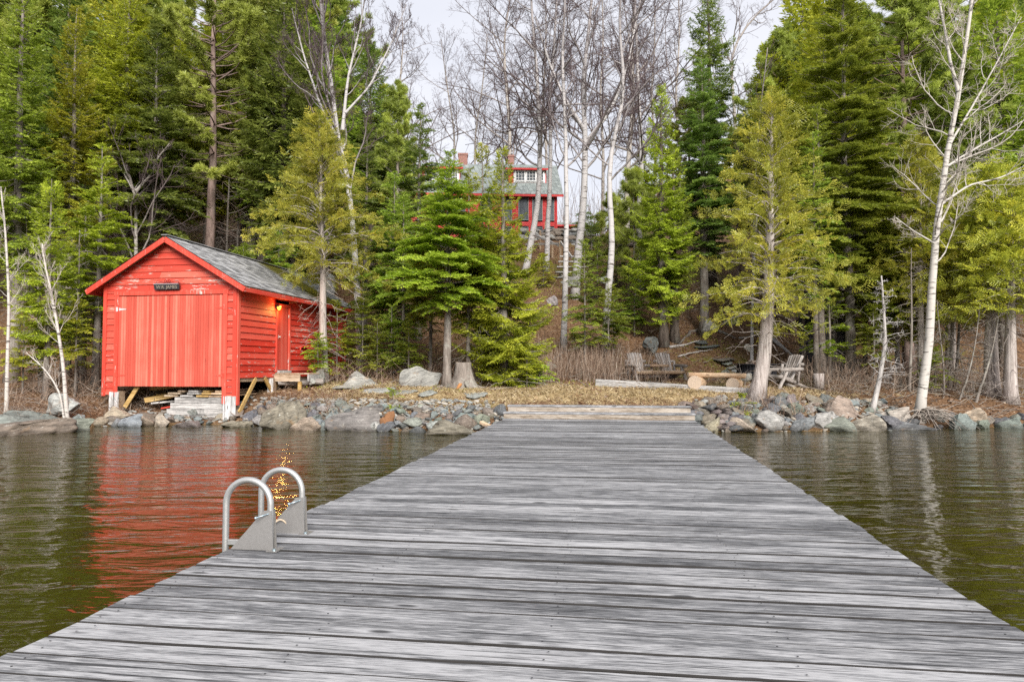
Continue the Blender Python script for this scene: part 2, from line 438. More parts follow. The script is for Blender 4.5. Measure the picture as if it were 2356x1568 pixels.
def water():
    t = NT('lake_water')
    v = t.coord('Position')
    dist = t.noise(t.coord('Position', (0.35, 0.5, 1)), 1.0, 2)
    a = t.noise(t.coord('Position', (1.0, 2.6, 1), rot=(0, 0, R(-14))), 1.15, 3, 0.55, 0.5)
    b = t.noise(t.coord('Position', (1.5, 4.6, 1), rot=(0, 0, R(10))), 2.2, 3, 0.55, 0.4)
    c = t.noise(t.coord('Position', (2.0, 5.0, 1), rot=(0, 0, R(-6))), 6.0, 2, 0.5, 0.3)
    h = t.math('ADD', t.math('MULTIPLY', a, 1.0), t.math('ADD', t.math('MULTIPLY', b, 0.14), t.math('MULTIPLY', c, 0.016)))
    pt = t.ramp(t.noise(t.coord('Position', (0.16, 0.30, 1)), 1.0, 3), [(0.35, 0.55), (0.65, 1.0)])
    nb = t.bump(t.math('MULTIPLY', h, pt), 1.0, 0.058)
    deep = t.noise(v, 0.7, 3)
    M['water'] = t.m
    # brown lake water: a clear skin over a nearly opaque, tea coloured body
    body = t.n('BsdfDiffuse', Color=t.mix(deep, (0.019, 0.019, 0.0022), (0.040, 0.032, 0.0045)), Normal=nb)
    gl = t.n('BsdfGlossy', Color=(0.95, 0.96, 0.97), Roughness=0.045, Normal=nb)
    fr = t.n('Fresnel', IOR=1.45, Normal=nb)
    sh = t.n('MixShader', Fac=fr, i1=body, i2=gl)
    t.surface(sh)
water()

def foliage(name, dark, mid, tip, trans=0.42, hue=0.06):
    t = NT(name)
    at = t.attr()
    rnd = t.n('ObjectInfo', 5)
    pos = t.noise(t.coord('Position'), 0.9, 3)
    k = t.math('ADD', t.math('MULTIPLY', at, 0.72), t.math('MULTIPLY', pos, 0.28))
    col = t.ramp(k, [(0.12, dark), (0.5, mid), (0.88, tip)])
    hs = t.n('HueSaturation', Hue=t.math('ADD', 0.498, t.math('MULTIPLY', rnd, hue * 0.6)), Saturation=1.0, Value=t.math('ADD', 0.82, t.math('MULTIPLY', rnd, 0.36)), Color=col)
    d = t.n('BsdfDiffuse', Color=hs, Roughness=0.5)
    tr = t.n('BsdfTranslucent', Color=hs)
    gl = t.n('BsdfGlossy', Color=(0.8, 0.85, 0.8), Roughness=0.45)
    sh = t.n('MixShader', Fac=trans, i1=d, i2=tr)
    sh = t.n('MixShader', Fac=0.035, i1=sh, i2=gl)
    M[name] = t.surface(sh)
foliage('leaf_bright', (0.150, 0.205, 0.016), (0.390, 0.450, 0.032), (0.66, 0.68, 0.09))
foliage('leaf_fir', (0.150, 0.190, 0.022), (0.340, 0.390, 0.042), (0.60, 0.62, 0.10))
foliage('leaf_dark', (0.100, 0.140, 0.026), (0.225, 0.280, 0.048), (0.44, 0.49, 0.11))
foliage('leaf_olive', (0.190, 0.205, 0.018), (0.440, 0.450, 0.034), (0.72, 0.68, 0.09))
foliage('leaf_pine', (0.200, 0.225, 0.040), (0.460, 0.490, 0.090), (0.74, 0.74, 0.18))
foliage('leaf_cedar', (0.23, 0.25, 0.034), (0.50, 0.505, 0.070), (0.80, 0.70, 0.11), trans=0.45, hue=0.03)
foliage('leaf_litter', (0.075, 0.035, 0.018), (0.21, 0.11, 0.06), (0.48, 0.36, 0.25), trans=0.1, hue=0.0)
foliage('straw', (0.13, 0.085, 0.04), (0.42, 0.32, 0.16), (0.72, 0.61, 0.40), trans=0.2, hue=0.0)
foliage('dry_stem', (0.10, 0.060, 0.040), (0.23, 0.15, 0.105), (0.44, 0.35, 0.27), trans=0.0, hue=0.0)

def bark(name, dark, light, scale=9.0, lich=0.3, stretch=0.16):
    t = NT(name)
    v = t.coord('Object', (1, 1, stretch))
    n = t.noise(v, scale, 7, 0.7, 0.4)
    n2 = t.noise(t.coord('Object'), 1.7, 3)
    n3 = t.noise(t.coord('Object'), 14, 5, 0.7)
    col = t.ramp(n, [(0.32, dark), (0.50, tuple(lerp(a, b, 0.55) for a, b in zip(dark, light))), (0.66, light)])
    col = t.mix(t.math('MULTIPLY', t.ramp(t.math('ADD', t.math('MULTIPLY', n2, 0.5), t.math('MULTIPLY', n3, 0.5)), [(0.50, 0.0), (0.60, 1.0)]), lich), col, (0.42, 0.43, 0.38))
    M[name] = t.bsdf(col, 0.9, t.bump(n, 0.9, 0.03), 0.15)
bark('bark_grey', (0.085, 0.07, 0.058), (0.30, 0.26, 0.23), 10, 0.4)
bark('bark_dark', (0.045, 0.036, 0.03), (0.19, 0.155, 0.13), 10, 0.3)
bark('bark_pine', (0.09, 0.06, 0.05), (0.33, 0.24, 0.21), 7, 0.15, 0.2)
bark('bark_cedar', (0.16, 0.125, 0.11), (0.58, 0.52, 0.49), 16, 0.2, 0.06)
bark('twig_grey', (0.14, 0.12, 0.10), (0.38, 0.33, 0.29), 10, 0.3)
bark('dead_wood', (0.22, 0.20, 0.19), (0.58, 0.55, 0.53), 14, 0.3, 0.1)

def birch(name, white, twig):
    """tint 0 on the stem, 1 on the finest twigs"""
    t = NT(name)
    at = t.attr()
    v = t.coord('Object', (2.2, 2.2, 13.0))
    n = t.noise(v, 1.0, 5, 0.6, 0.8)
    n2 = t.noise(t.coord('Object'), 2.4, 4, 0.6)
    mk = t.ramp(t.math('ADD', t.math('MULTIPLY', n, 0.7), t.math('MULTIPLY', n2, 0.3)), [(0.53, 0.0), (0.60, 1.0)])
    wc = t.mix(n2, tuple(x * 0.72 for x in white), white)
    col = t.mix(mk, wc, (0.11, 0.095, 0.085))
    col = t.mix(t.ramp(at, [(0.10, 0.0), (0.45, 1.0)]), col, twig)
    M[name] = t.bsdf(col, 0.8, t.bump(n, 0.35, 0.02), 0.2)
birch('birch_bark', (0.56, 0.535, 0.53), (0.10, 0.072, 0.075))
birch('birch_pale', (0.60, 0.565, 0.52), (0.50, 0.44, 0.38))
birch('birch_tan', (0.50, 0.46, 0.42), (0.11, 0.08, 0.08))

plain('aluminium', (0.50, 0.50, 0.49), 0.42, 0.5, 0.06, 30, 0.75)
plain('plate_metal', (0.31, 0.30, 0.29), 0.5, 0.5, 0.10, 40, 0.6)
plain('bolt_metal', (0.45, 0.55, 0.60), 0.35, 0.5, 0.1, 20, 0.8)
plain('hinge_metal', (0.62, 0.62, 0.62), 0.5, 0.5, 0.2, 20, 0.3)
plain('rope', (0.55, 0.45, 0.34), 0.9, 0.1, 0.3, 60)
plain('iron', (0.025, 0.025, 0.03), 0.55, 0.4, 0.3, 20)
plain('rust_iron', (0.16, 0.02, 0.018), 0.7, 0.3, 0.3, 20)
plain('sign_black', (0.022, 0.02, 0.022), 0.5, 0.4, 0.4, 30)
plain('letter', (0.26, 0.22, 0.17), 0.7, 0.2, 0.35, 60)
plain('sign_edge', (0.60, 0.50, 0.52), 0.6, 0.3, 0.2, 30)
plain('white_paint', (0.74, 0.74, 0.74), 0.6, 0.3, 0.08, 10)
plain('window_frame', (0.16, 0.19, 0.19), 0.5, 0.3, 0.1, 10)
plain('rust_rock', (0.24, 0.12, 0.06), 0.9, 0.2, 0.6, 9)
plain('ash', (0.24, 0.11, 0.055), 0.95, 0.1, 0.4, 14)
plain('lamp_body', (0.09, 0.075, 0.06), 0.5, 0.4, 0.2, 20)
plain('log_end', (0.55, 0.44, 0.34), 0.85, 0.2, 0.35, 24)
plain('stump_orange', (0.42, 0.20, 0.08), 0.9, 0.2, 0.5, 12)
t = NT('glass_pane'); n = t.noise(t.coord('Object'), 0.9, 3)
gd = t.n('BsdfDiffuse', Color=t.mix(n, (0.05, 0.058, 0.066), (0.15, 0.165, 0.18)))
gg = t.n('BsdfGlossy', Color=(0.85, 0.9, 0.95), Roughness=0.03, Normal=t.bump(n, 0.08, 0.02))
M['glass'] = t.surface(t.n('MixShader', Fac=0.05, i1=gd, i2=gg))
t = NT('lamp_glow')
em = t.n('Emission', Color=(1.0, 0.50, 0.06), Strength=0.85)
M['glow'] = t.surface(em)
t = NT('brick'); bv = t.coord('Object', (1, 1, 1))
sv = t.n('SeparateXYZ', 2, Vector=bv)
bt = t.n('TexBrick', 0, Vector=t.n('CombineXYZ', X=t.math('ADD', t.n('SeparateXYZ', 0, Vector=bv), t.n('SeparateXYZ', 1, Vector=bv)), Y=sv, Z=0.0), Scale=4.2, Color1=(0.30, 0.085, 0.06), Color2=(0.20, 0.06, 0.045), Mortar=(0.38, 0.32, 0.29), Mortar_Size=0.035)
M['brick'] = t.bsdf(bt, 0.9, None, 0.15)
# ------------------------------------------------------------------ land and water
SHX = np.array([-60, -20, -13.5, -12.2, -11.5, -9, -7.8, -4.4, -1.2, 2, 5, 8.5, 10.8, 14, 20, 60.])
SHY = np.array([15, 15.2, 16.0, 16.6, 19.0, 19.75, 19.7, 18.0, 17.15, 16.9, 17.4, 17.8, 18.4, 19.1, 19.6, 20.])
PRS = np.array([-40, -12, -3, -0.4, 0, 0.5, 1.6, 2.4, 4, 5.5, 8, 9.5, 30, 34, 60, 140.])
PRZ = np.array([-3.5, -2.6, -1.1, -0.2, 0.03, 0.22, 0.66, 0.84, 0.98, 1.08, 1.24, 1.75, 10.6, 11.1, 14.5, 30.])
def shore(x): return np.interp(x, SHX, SHY)
def ground(x, y):
    x = np.asarray(x, float); y = np.asarray(y, float)
    s = y - shore(x)
    ledge = np.clip((-10.7 - x) / 0.8, 0, 1)
    s = np.where(s > 0, s - np.minimum(np.maximum(s, 0) * 0.74, 2.9) * ledge, s)
    under = np.clip((-7.95 - x) / 0.7, 0, 1) * (1 - ledge)
    s = np.where(s > 0, s - np.minimum(np.maximum(s, 0) * 0.62, 2.3) * under, s)
    left = np.clip((-5.0 - x) / 4.0, 0, 1)
    right = np.clip((x - 8.5) / 4.0, 0, 1)
    s2 = s + left * np.clip(s - 4.0, 0, 2.2) * 0.7 - right * np.clip(s - 6.0, 0, 3.0) * 0.5
    z = np.interp(s2, PRS, PRZ)
    z = z + (np.clip((-11 - x) / 8, 0, 1) * 0.27 + np.clip((x - 20) / 8, 0, 1) * 0.2) * np.clip(s - 28, 0, 60)
    rough = np.clip((s + 0.5) / 8.0, 0.12, 1.0)
    z = z + rough * ((fbm(x * 0.45, y * 0.45, 3) - 0.5) * 0.55 + (fbm(x * 1.6, y * 1.6, 5) - 0.5) * 0.16) * np.clip(1.2 - np.clip(s - 28, 0, 2), 0.2, 1)
    return z
def G(x, y): return float(ground(np.array([x]), np.array([y]))[0])
def hit(px, py, d0=14.0, d1=90.0):
    """the point of the ground that a photo position shows"""
    ds = np.linspace(d0, d1, 1500)
    u, w = (px - CX) / FPX, (CY - py) / FPX
    c, s = math.cos(PITCH), math.sin(PITCH)
    dx, dz = u / (c - w * s), (s + w * c) / (c - w * s)
    z = CAMZ + dz * ds
    g = ground(dx * ds, ds)
    k = np.argmax(z < g)
    if not (z < g).any(): k = len(ds) - 1
    return np.array([dx * ds[k], ds[k], g[k]])
def onground(px, d):
    p = P(px, 800, d); return np.array([p[0], d, G(p[0], d)])

def make_ground():
    xs = np.concatenate([np.linspace(-70, -17, 60), np.arange(-16.8, 18.0, 0.2), np.linspace(18.2, 70, 60)])
    ys = np.concatenate([np.linspace(-60, 8, 20), np.arange(8.5, 14.6, 0.5), np.arange(14.8, 36, 0.2), np.linspace(36.4, 75, 90), np.linspace(76, 420, 20)])
    X, Y = np.meshgrid(xs, ys)
    Z = ground(X, Y)
    nx, ny = len(xs), len(ys)
    i = np.arange(nx - 1)[None, :] + nx * np.arange(ny - 1)[:, None]
    q = np.stack([i, i + 1, i + nx + 1, i + nx], -1).reshape(-1, 4)
    mb = MB(); mb.add(np.stack([X, Y, Z], -1).reshape(-1, 3), q)
    o = mb.build('ground', M['ground'], smooth=True, kind='structure')
    s = (Y - shore(X)).ravel(); x = X.ravel(); y = Y.ravel()
    def put(name, val):
        a = o.data.attributes.new(name, 'FLOAT', 'POINT'); a.data.foreach_set('value', val.astype(np.float32))
    straw = np.clip(1 - np.abs(s - 3.0) / 2.6, 0, 1) * np.clip((x + 5.5) / 3, 0, 1) * np.clip((10 - x) / 2.5, 0, 1) * 0.95
    straw = np.maximum(straw, 0.45 * np.clip(1 - np.abs(s - 2.4) / 2.0, 0, 1))
    moss = 0.10 + 0.55 * fbm(x * 0.35, y * 0.35, 9) + 0.03 * np.clip((s - 16) / 8, 0, 1)
    moss = moss + 0.5 * np.clip(1 - np.abs(s - 3.6) / 2, 0, 1) * np.clip(1 - np.abs(x - 6.2) / 3.0, 0, 1)
    put('straw', straw); put('moss', np.clip(moss, 0, 1) * np.where(s > 1.2, 1, 0.2)); put('bed', np.clip(0.3 - s * 2.0, 0, 1))
    return o
make_ground()

wx = 200
mb = MB(); mb.add([[-wx, -200, 0], [wx, -200, 0], [wx, 21.5, 0], [-wx, 21.5, 0]], [[0, 1, 2, 3]])
mb.build('lake_water', M['water'], kind='structure')

# ------------------------------------------------------------------ the dock
DOCK_A = math.atan(0.1435)                     # turn of the dock axis towards +x
DC = np.array([-2.54 + 2.2 * math.cos(0) - 0.0, 0.0])
DW = 4.35
def make_dock():
    rng = np.random.default_rng(4)
    # local frame: x across, y along the dock, origin on the left edge abreast of the camera
    root = empty('dock', 'wide weathered grey plank dock running from the water to the shore steps', 'dock', (-2.54, 0, 0), -DOCK_A)
    dk = MB(); nl = MB()
    y = -5.0; pw = 0.187; gap = 0.0085; L = 16.62
    while y < L - 0.05:
        w = pw + rng.uniform(-0.006, 0.006)
        if y + w > L: w = L - y
        ex, e2 = rng.uniform(-0.018, 0.012), rng.uniform(-0.015, 0.02)
        tilt = rng.uniform(-0.004, 0.004)
        n = 9
        xs = np.linspace(-ex, DW + e2, n)
        zt = 0.4 + rng.uniform(-0.003, 0.003) + rng.normal(0, 0.0016, n)
        ya = y + rng.normal(0, 0.0013, n); yb = y + w - gap + rng.normal(0, 0.0013, n)
        v = []
        for k in range(n):
            v += [[xs[k], ya[k], zt[k] - 0.042], [xs[k], ya[k], zt[k] - tilt - 0.005], [xs[k], ya[k] + 0.005, zt[k] - tilt], [xs[k], yb[k] - 0.005, zt[k] + tilt], [xs[k], yb[k], zt[k] + tilt - 0.005], [xs[k], yb[k], zt[k] - 0.042]]
        Q = lambda aa: [[6 * (k + 1) + a, 6 * (k + 1) + (a + 1) % 6, 6 * k + (a + 1) % 6, 6 * k + a] for k in range(n - 1) for a in aa]
        v = np.array(v); m = 6 * (n - 1)
        t = [[0, b + 1, b] for b in range(1, 5)] + [[m, m + b, m + b + 1] for b in range(1, 5)]
        tn = rng.random(); n0 = dk.n
        dk.add(v, Q((2, 5)), [r[::-1] for r in t], tint=tn)
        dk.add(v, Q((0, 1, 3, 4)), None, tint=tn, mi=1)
        for xj in (0.10, 1.16, 2.22, 3.26, DW - 0.09):
            for yy in (0.28, 0.72):
                c = np.array([xj + rng.normal(0, 0.022), y + w * yy + rng.normal(0, 0.006), 0.4045])
                a = np.arange(6) * math.pi / 3
                rr = 0.0052
                nl.add(np.stack([c[0] + rr * np.cos(a), c[1] + rr * np.sin(a), np.full(6, c[2])], 1), None, [[0, i, i + 1] for i in range(1, 5)])
        y += w
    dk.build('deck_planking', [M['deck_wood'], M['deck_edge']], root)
    nl.build('nail_heads', M['iron'], root)
    for x in (0.05, 1.15, 2.2, 3.25, DW - 0.05):
        st = MB(); st.beam((x, -4.95, 0.255), (x, L, 0.255), 0.07, 0.19, tint=x / 5)
        st.build('stringer', M['trim_wood'], root, bevel=0.005)
    for yy in (-4.0, 0.5, 5.0, 9.5, 14.0):
        for x in (0.16, DW - 0.16):
            ps = MB(); ps.tube([(x, yy, -2.6), (x, yy, 0.16)], 0.09, 12, tint=0.3)
            ps.build('post', M['grey_timber_up'], root, smooth=True)
    return root
make_dock()

def dloc(x, y, z=0.0):
    c, s = math.cos(-DOCK_A), math.sin(-DOCK_A)
    return np.array([-2.54 + c * x - s * y, s * x + c * y, z])

def make_steps():
    root = empty('wooden_steps', 'two weathered board steps across the shore end of the dock', 'steps', dloc(0.0, 16.64, 0.4), -DOCK_A)
    for k, (x0, x1, y0, z) in enumerate(((-0.02, DW + 0.02, 0.0, 0.0), (0.04, DW - 0.04, 0.30, 0.150))):
        m = MB(); m.box(((x0 + x1) / 2, y0 + 0.02, z + 0.055), (x1 - x0, 0.04, 0.105), tint=0.2 + 0.3 * k)
        m.build('riser', M['step_wood'], root, bevel=0.004)
        for j in range(2 if k == 0 else 2):
            m = MB(); m.box(((x0 + x1) / 2, y0 + 0.065 + j * 0.155, z + 0.13 + 0.001 * j), (x1 - x0 + 0.04, 0.148, 0.04), tint=0.55 + 0.2 * j + 0.1 * k)
            m.build('tread', M['deck_wood'], root, bevel=0.006)
    for x in (0.05, DW / 2, DW - 0.05):
        m = MB(); m.box((x, 0.33, -0.06), (0.06, 0.5, 0.2), tint=0.4); m.build('side_board', M['step_wood'], root)
make_steps()

def make_ladder():
    root = empty('dock_ladder', 'aluminium swim ladder with two hooped handrails on the dock edge', 'ladder', dloc(0, 4.72, 0.4), -DOCK_A)
    H, Wd, r = 0.455, 0.315, 0.021
    for k, (yy, side) in enumerate(((0.0, -1), (0.47, 1))):
        xo, xi = -0.035, -0.035 + Wd
        arc = [((xo + xi) / 2 - Wd / 2 * math.cos(a), yy, H - Wd / 2 + Wd / 2 * math.sin(a)) for a in np.linspace(0, math.pi, 22)]
        pts = [(xo, yy, -0.95), (xo, yy, -0.3), (xo, yy, 0.1)] + arc + [(xi, yy, 0.12), (xi, yy, 0.006)]
        m = MB(); m.tube(pts, r, 16); m.build('handrail', M['aluminium'], root, smooth=True)
        m = MB(); m.box(((xo + xi) / 2, yy, 0.045), (Wd - 2 * r, 0.034, 0.034)); m.build('base_bar', M['aluminium'], root, bevel=0.003)
        for sgn in (-1, 1):
            m = MB()
            y0 = yy + sgn * 0.0235 - (0.0 if sgn > 0 else 0.003)
            m.prism([(-0.265, 0.004), (0.035, 0.004), (0.02, 0.262), (-0.03, 0.262), (-0.045, 0.25)], (xi, y0 + 0.003, 0), (1, 0, 0), (0, 0, 1), 0.003)
            pl = m.build('gusset_plate', M['plate_metal'], root)
        m = MB(); m.box((xi + 0.035, yy, 0.005), (0.075, 0.11, 0.006)); m.build('foot_plate', M['plate_metal'], root)
        m = MB(); m.tube([(xi + 0.045, yy - 0.035, 0.008), (xi + 0.045, yy - 0.035, 0.02)], 0.011, 6); m.build('bolt', M['bolt_metal'], root)
        m = MB(); s2 = -1 if k == 0 else 1
        m.tube([(xi - 0.002, yy - 0.04, 0.242), (xi - 0.002, yy + 0.04, 0.242)], 0.004, 8)
        m.tube([(xi - 0.002, yy - 0.026, 0.242), (xi - 0.06, yy - 0.075, 0.225)], 0.005, 8); m.tube([(xi - 0.056, yy - 0.072, 0.226), (xi - 0.068, yy - 0.082, 0.222)], 0.009, 8)
        m.build('pin', M['bolt_metal'], root, smooth=True)
    for z in (-0.25, -0.55, -0.85):
        m = MB(); m.beam((-0.035, 0.02, z), (-0.035, 0.45, z), 0.07, 0.03, tint=0.5); m.build('rung', M['aluminium'], root)
    m = MB()
    rng = np.random.default_rng(1)
    for i in range(5):
        a = np.linspace(0, 1, 7)
        p0 = np.array([0.13 + 0.1 * rng.random(), 0.445 + 0.05 * rng.random(), 0.068]); p1 = p0 + np.array([-0.09 + 0.05 * rng.random(), -0.06 + 0.06 * rng.random(), 0.055 * rng.random()])
        m.tube([p0 + (p1 - p0) * q + np.array([0, 0, 0.028 * math.sin(q * 3.1)]) for q in a], 0.007, 6)
    tag(m.build('rope_end', M['rope'], None, smooth=True), 'frayed pale rope end tied over the farther ladder foot', 'rope')
    bpy.data.objects['rope_end'].location = root.location; bpy.data.objects['rope_end'].rotation_euler = root.rotation_euler
make_ladder()
# ------------------------------------------------------------------ the boathouse
BA = -math.atan2(0.167, 0.986)
BX, BY = -7.9, 20.0
BW, BL = 4.3, 7.7
APEX, SLOPE = 5.43, 0.595
def bw(x, y, z):
    c, s = math.cos(BA), math.sin(BA)
    return np.array([BX + c * x - s * y, BY + s * x + c * y, z])

def boathouse():
    rng = np.random.default_rng(11)
    root = empty('boathouse', 'bright red clapboard boathouse on posts at the water edge', 'boathouse', (BX, BY, 0), BA)
    zc = APEX - SLOPE * BW / 2 - 0.10       # wall top at the corners
    def top(x): return APEX - 0.12 - SLOPE * abs(x + BW / 2)
    def clap_front(xa, xb, za, zb_fn, name, gable=False):
        m = MB(); ex = 0.188
        z = za
        while z < zb_fn - 0.02:
            z1 = min(z + ex, zb_fn)
            j = rng.uniform(-0.003, 0.003)
            l0, r0, l1, r1 = xa, xb, xa, xb
            if gable:
                f = lambda q: (BW / 2 - max(0, (q - zc)) / SLOPE)
                l0, r0 = -BW / 2 - min(BW / 2, f(z)), -BW / 2 + min(BW / 2, f(z))
                l1, r1 = -BW / 2 - min(BW / 2, f(z1)), -BW / 2 + min(BW / 2, f(z1))
            segs = [(0, 1)]
            if r0 - l0 > 2.5: 
                c = rng.uniform(0.25, 0.75); segs = [(0, c - 0.0006), (c + 0.0006, 1)]
            for a, b in segs:
                p = lambda l, r, q: l + (r - l) * q
                v = [[p(l0, r0, a), -0.044 + j, z], [p(l0, r0, b), -0.044 + j, z], [p(l1, r1, b), -0.012, z1 + 0.012], [p(l1, r1, a), -0.012, z1 + 0.012],
                     [p(l0, r0, a), 0.0, z], [p(l0, r0, b), 0.0, z], [p(l1, r1, b), 0.0, z1 + 0.012], [p(l1, r1, a), 0.0, z1 + 0.012]]
                m.add(v, [[0, 1, 2, 3], [4, 7, 6, 5], [0, 4, 5, 1], [1, 5, 6, 2], [2, 6, 7, 3], [3, 7, 4, 0]], tint=rng.random())
            z = z1
        return m.build(name, M['red_siding'], root)
    dl, dr, dz0, dz1 = -3.81, -0.41, 1.05, 3.72
    # front wall: the two strips beside the door, then the gable
    clap_front(-BW + 0.10, dl - 0.12, 0.80, dz1 + 0.13, 'front_wall')
    clap_front(dr + 0.12, -0.11, 0.50, dz1 + 0.13, 'front_wall')
    m = MB()
    clap_front(0, 0, dz1 + 0.13, APEX - 0.16, 'gable_wall', gable=True)
    # back wall and left wall
    for name, a, b in (('left_wall', (-BW, 0), (-BW, BL)), ('rear_wall', (-BW, BL), (0, BL))):
        m = MB()
        z = 1.3
        while z < zc:
            m.beam((a[0], a[1], z + 0.094), (b[0], b[1], z + 0.094), 0.03, 0.186, tint=rng.random()); z += 0.188
        if name == 'rear_wall':
            m.prism([(0, 0), (BW, 0), (BW / 2, SLOPE * BW / 2)], (-BW, BL, zc), (1, 0, 0), (0, 0, 1), 0.02)
        m.build(name, M['red_siding_side'], root)
    # right wall, with its door opening
    m = MB(); z = 1.30; d0, d1 = 2.24, 2.98
    sz0, sz1 = 1.52, 3.56
    k = 0
    while z < zc - 0.02:
        z1 = min(z + 0.19, zc)
        runs = [(0.10, BL)] if (z > sz1 + 0.05 or z1 < sz0 - 0.12) else [(0.10, d0 - 0.10), (d1 + 0.10, BL)]
        for a, b in runs:
            cuts = [a]
            if b - a > 3: cuts.append(rng.uniform(a + 1.2, b - 1.2))
            cuts.append(b)
            for c0, c1 in zip(cuts[:-1], cuts[1:]):
                j = rng.uniform(-0.003, 0.004)
                sag = -0.03 * (1 - c0 / BL)
                v = [[0.046 + j, c0 + 0.001, z], [0.046 + j, c1 - 0.001, z], [0.012, c1 - 0.001, z1 + 0.012], [0.012, c0 + 0.001, z1 + 0.012],
                     [0, c0 + 0.001, z], [0, c1 - 0.001, z], [0, c1 - 0.001, z1 + 0.012], [0, c0 + 0.001, z1 + 0.012]]
                m.add(v, [[0, 1, 2, 3], [4, 7, 6, 5], [0, 4, 5, 1], [1, 5, 6, 2], [2, 6, 7, 3], [3, 7, 4, 0]], tint=rng.random())
        z = z1; k += 1
    m.build('side_wall', M['red_siding_side'], root)
    m = MB(); m.box((-BW / 2, BL / 2, 1.36), (BW - 0.1, BL - 0.1, 0.10)); m.build('floor', M['old_lumber'], root)
    # corner boards
    for x, y, zb, nm in ((-BW + 0.045, -0.045, 0.76, 'l'), (-0.055, -0.045, 0.47, 'r')):
        m = MB(); m.box((x, y + 0.005, (zb + zc) / 2 + 0.03), (0.115, 0.04, zc - zb + 0.06), tint=0.3); m.build('corner_board', M['red_trim'], root, bevel=0.004)
    m = MB(); m.box((0.022, 0.035, (0.52 + zc) / 2), (0.042, 0.13, zc - 0.52), tint=0.7); m.build('corner_board', M['red_trim'], root, bevel=0.004)
    m = MB(); m.box((-BW - 0.02, 0.035, (0.80 + zc) / 2), (0.042, 0.13, zc - 0.80), tint=0.7); m.build('corner_board', M['red_trim'], root, bevel=0.004)
    m = MB(); m.box((0.022, BL - 0.05, (1.4 + zc) / 2), (0.044, 0.12, zc - 1.4), tint=0.5); m.build('corner_board', M['red_trim'], root, bevel=0.004)
    # casing of the big door
    m = MB()
    m.box((dl - 0.055, -0.045, (0.74 + dz1) / 2), (0.13, 0.045, dz1 - 0.74), tint=0.4)
    m.box((dr + 0.055, -0.045, (0.56 + dz1) / 2), (0.13, 0.045, dz1 - 0.56), tint=0.6)
    m.box(((dl + dr) / 2, -0.044, dz1 + 0.065), (dr - dl + 0.30, 0.043, 0.126), tint=0.5)
    m.build('door_casing', M['red_trim'], root, bevel=0.004)
    # two leaves of beaded boards
    mid = (dl + dr) / 2 - 0.02
    for a, b, hx, hd in ((dl + 0.012, mid - 0.006, dl + 0.012, 1), (mid + 0.006, dr - 0.012, dr - 0.012, -1)):
        m = MB(); x = a
        while x < b - 0.01:
            w = min(0.083, b - x)
            for (u0, u1, yy) in ((0.0, 0.90, 0),):
                xa, xb = x + w * u0, x + w * u1
                m.box(((xa + xb) / 2, -0.030 + rng.uniform(-0.002, 0.002), (dz0 + dz1) / 2 - 0.01), (xb - xa, 0.022, dz1 - dz0 - 0.02 + rng.uniform(-0.006, 0.006)), tint=rng.random() if u0 == 0 else None or rng.random())
            x += w
        m.box(((a + b) / 2, -0.008, (dz0 + dz1) / 2), (b - a, 0.012, dz1 - dz0 - 0.03), tint=0.1)
        leaf = m.build('door_leaf', M['red_door'], root)
        for z, white in ((dz1 - 0.40, hd == 1), (dz0 + 0.32, False)):
            h = MB()
            h.prism([(0, -0.045), (0.06, -0.03), (0.24, -0.008), (0.24, 0.008), (0.06, 0.03), (0, 0.045)] if hd == 1 else [(0, 0.045), (-0.06, 0.03), (-0.24, 0.008), (-0.24, -0.008), (-0.06, -0.03), (0, -0.045)], (hx + 0.005 * hd, -0.043, z), (1, 0, 0), (0, 0, 1), 0.006)
            h.box((hx - 0.05 * hd, -0.072, z), (0.05, 0.008, 0.13))
            h.tube([(hx - 0.015 * hd, -0.074, z - 0.06), (hx - 0.015 * hd, -0.074, z + 0.06)], 0.008, 8)
            h.build('hinge', M['hinge_metal'] if white else M['red_trim'], leaf)
    # side door with casing and hardware
    m = MB()
    m.box((0.045, d0 - 0.05, (sz0 + sz1) / 2 - 0.04), (0.045, 0.10, sz1 - sz0 + 0.06), tint=0.4)
    m.box((0.045, d1 + 0.05, (sz0 + sz1) / 2 - 0.04), (0.045, 0.10, sz1 - sz0 + 0.06), tint=0.7)
    m.box((0.044, (d0 + d1) / 2, sz1 + 0.045), (0.043, d1 - d0 + 0.2, 0.09), tint=0.2)
    m.build('side_door_casing', M['red_trim'], root, bevel=0.004)
    m = MB(); n = 8
    for i in range(n):
        ya, yb = d0 + (d1 - d0) * i / n, d0 + (d1 - d0) * (i + 1) / n - 0.006
        m.box((0.016, (ya + yb) / 2, (sz0 + sz1) / 2), (0.03, yb - ya, sz1 - sz0 - 0.01), tint=rng.random())
    sdoor = m.build('side_door', M['red_side_door'], root)
    for z in (sz0 + 0.28, sz1 - 0.28):
        h = MB(); h.box((0.05, d1 - 0.02, z), (0.018, 0.03, 0.10)); h.build('hinge', M['hinge_metal'], sdoor)
    h = MB(); h.tube([(0.035, d0 + 0.06, 2.58), (0.09, d0 + 0.06, 2.58)], 0.011, 8); h.tube([(0.085, d0 + 0.06, 2.58), (0.115, d0 + 0.06, 2.58)], 0.027, 10); h.box((0.036, d0 + 0.05, 2.58), (0.012, 0.05, 0.12))
    h.build('handle', M['hinge_metal'], sdoor, smooth=False)
    m = MB(); m.box((0.06, (d0 + d1) / 2, 1.465), (0.16, d1 - d0 + 0.06, 0.085), tint=0.6); m.build('door_sill', M['grey_timber'], root, bevel=0.006)
    # small red shelf bracket on the wall
    m = MB(); m.box((0.07, 4.0, 2.30), (0.10, 0.42, 0.035), tint=0.3); m.box((0.05, 3.80, 2.24), (0.05, 0.03, 0.10)); m.build('shelf', M['red_trim'], root, bevel=0.003)
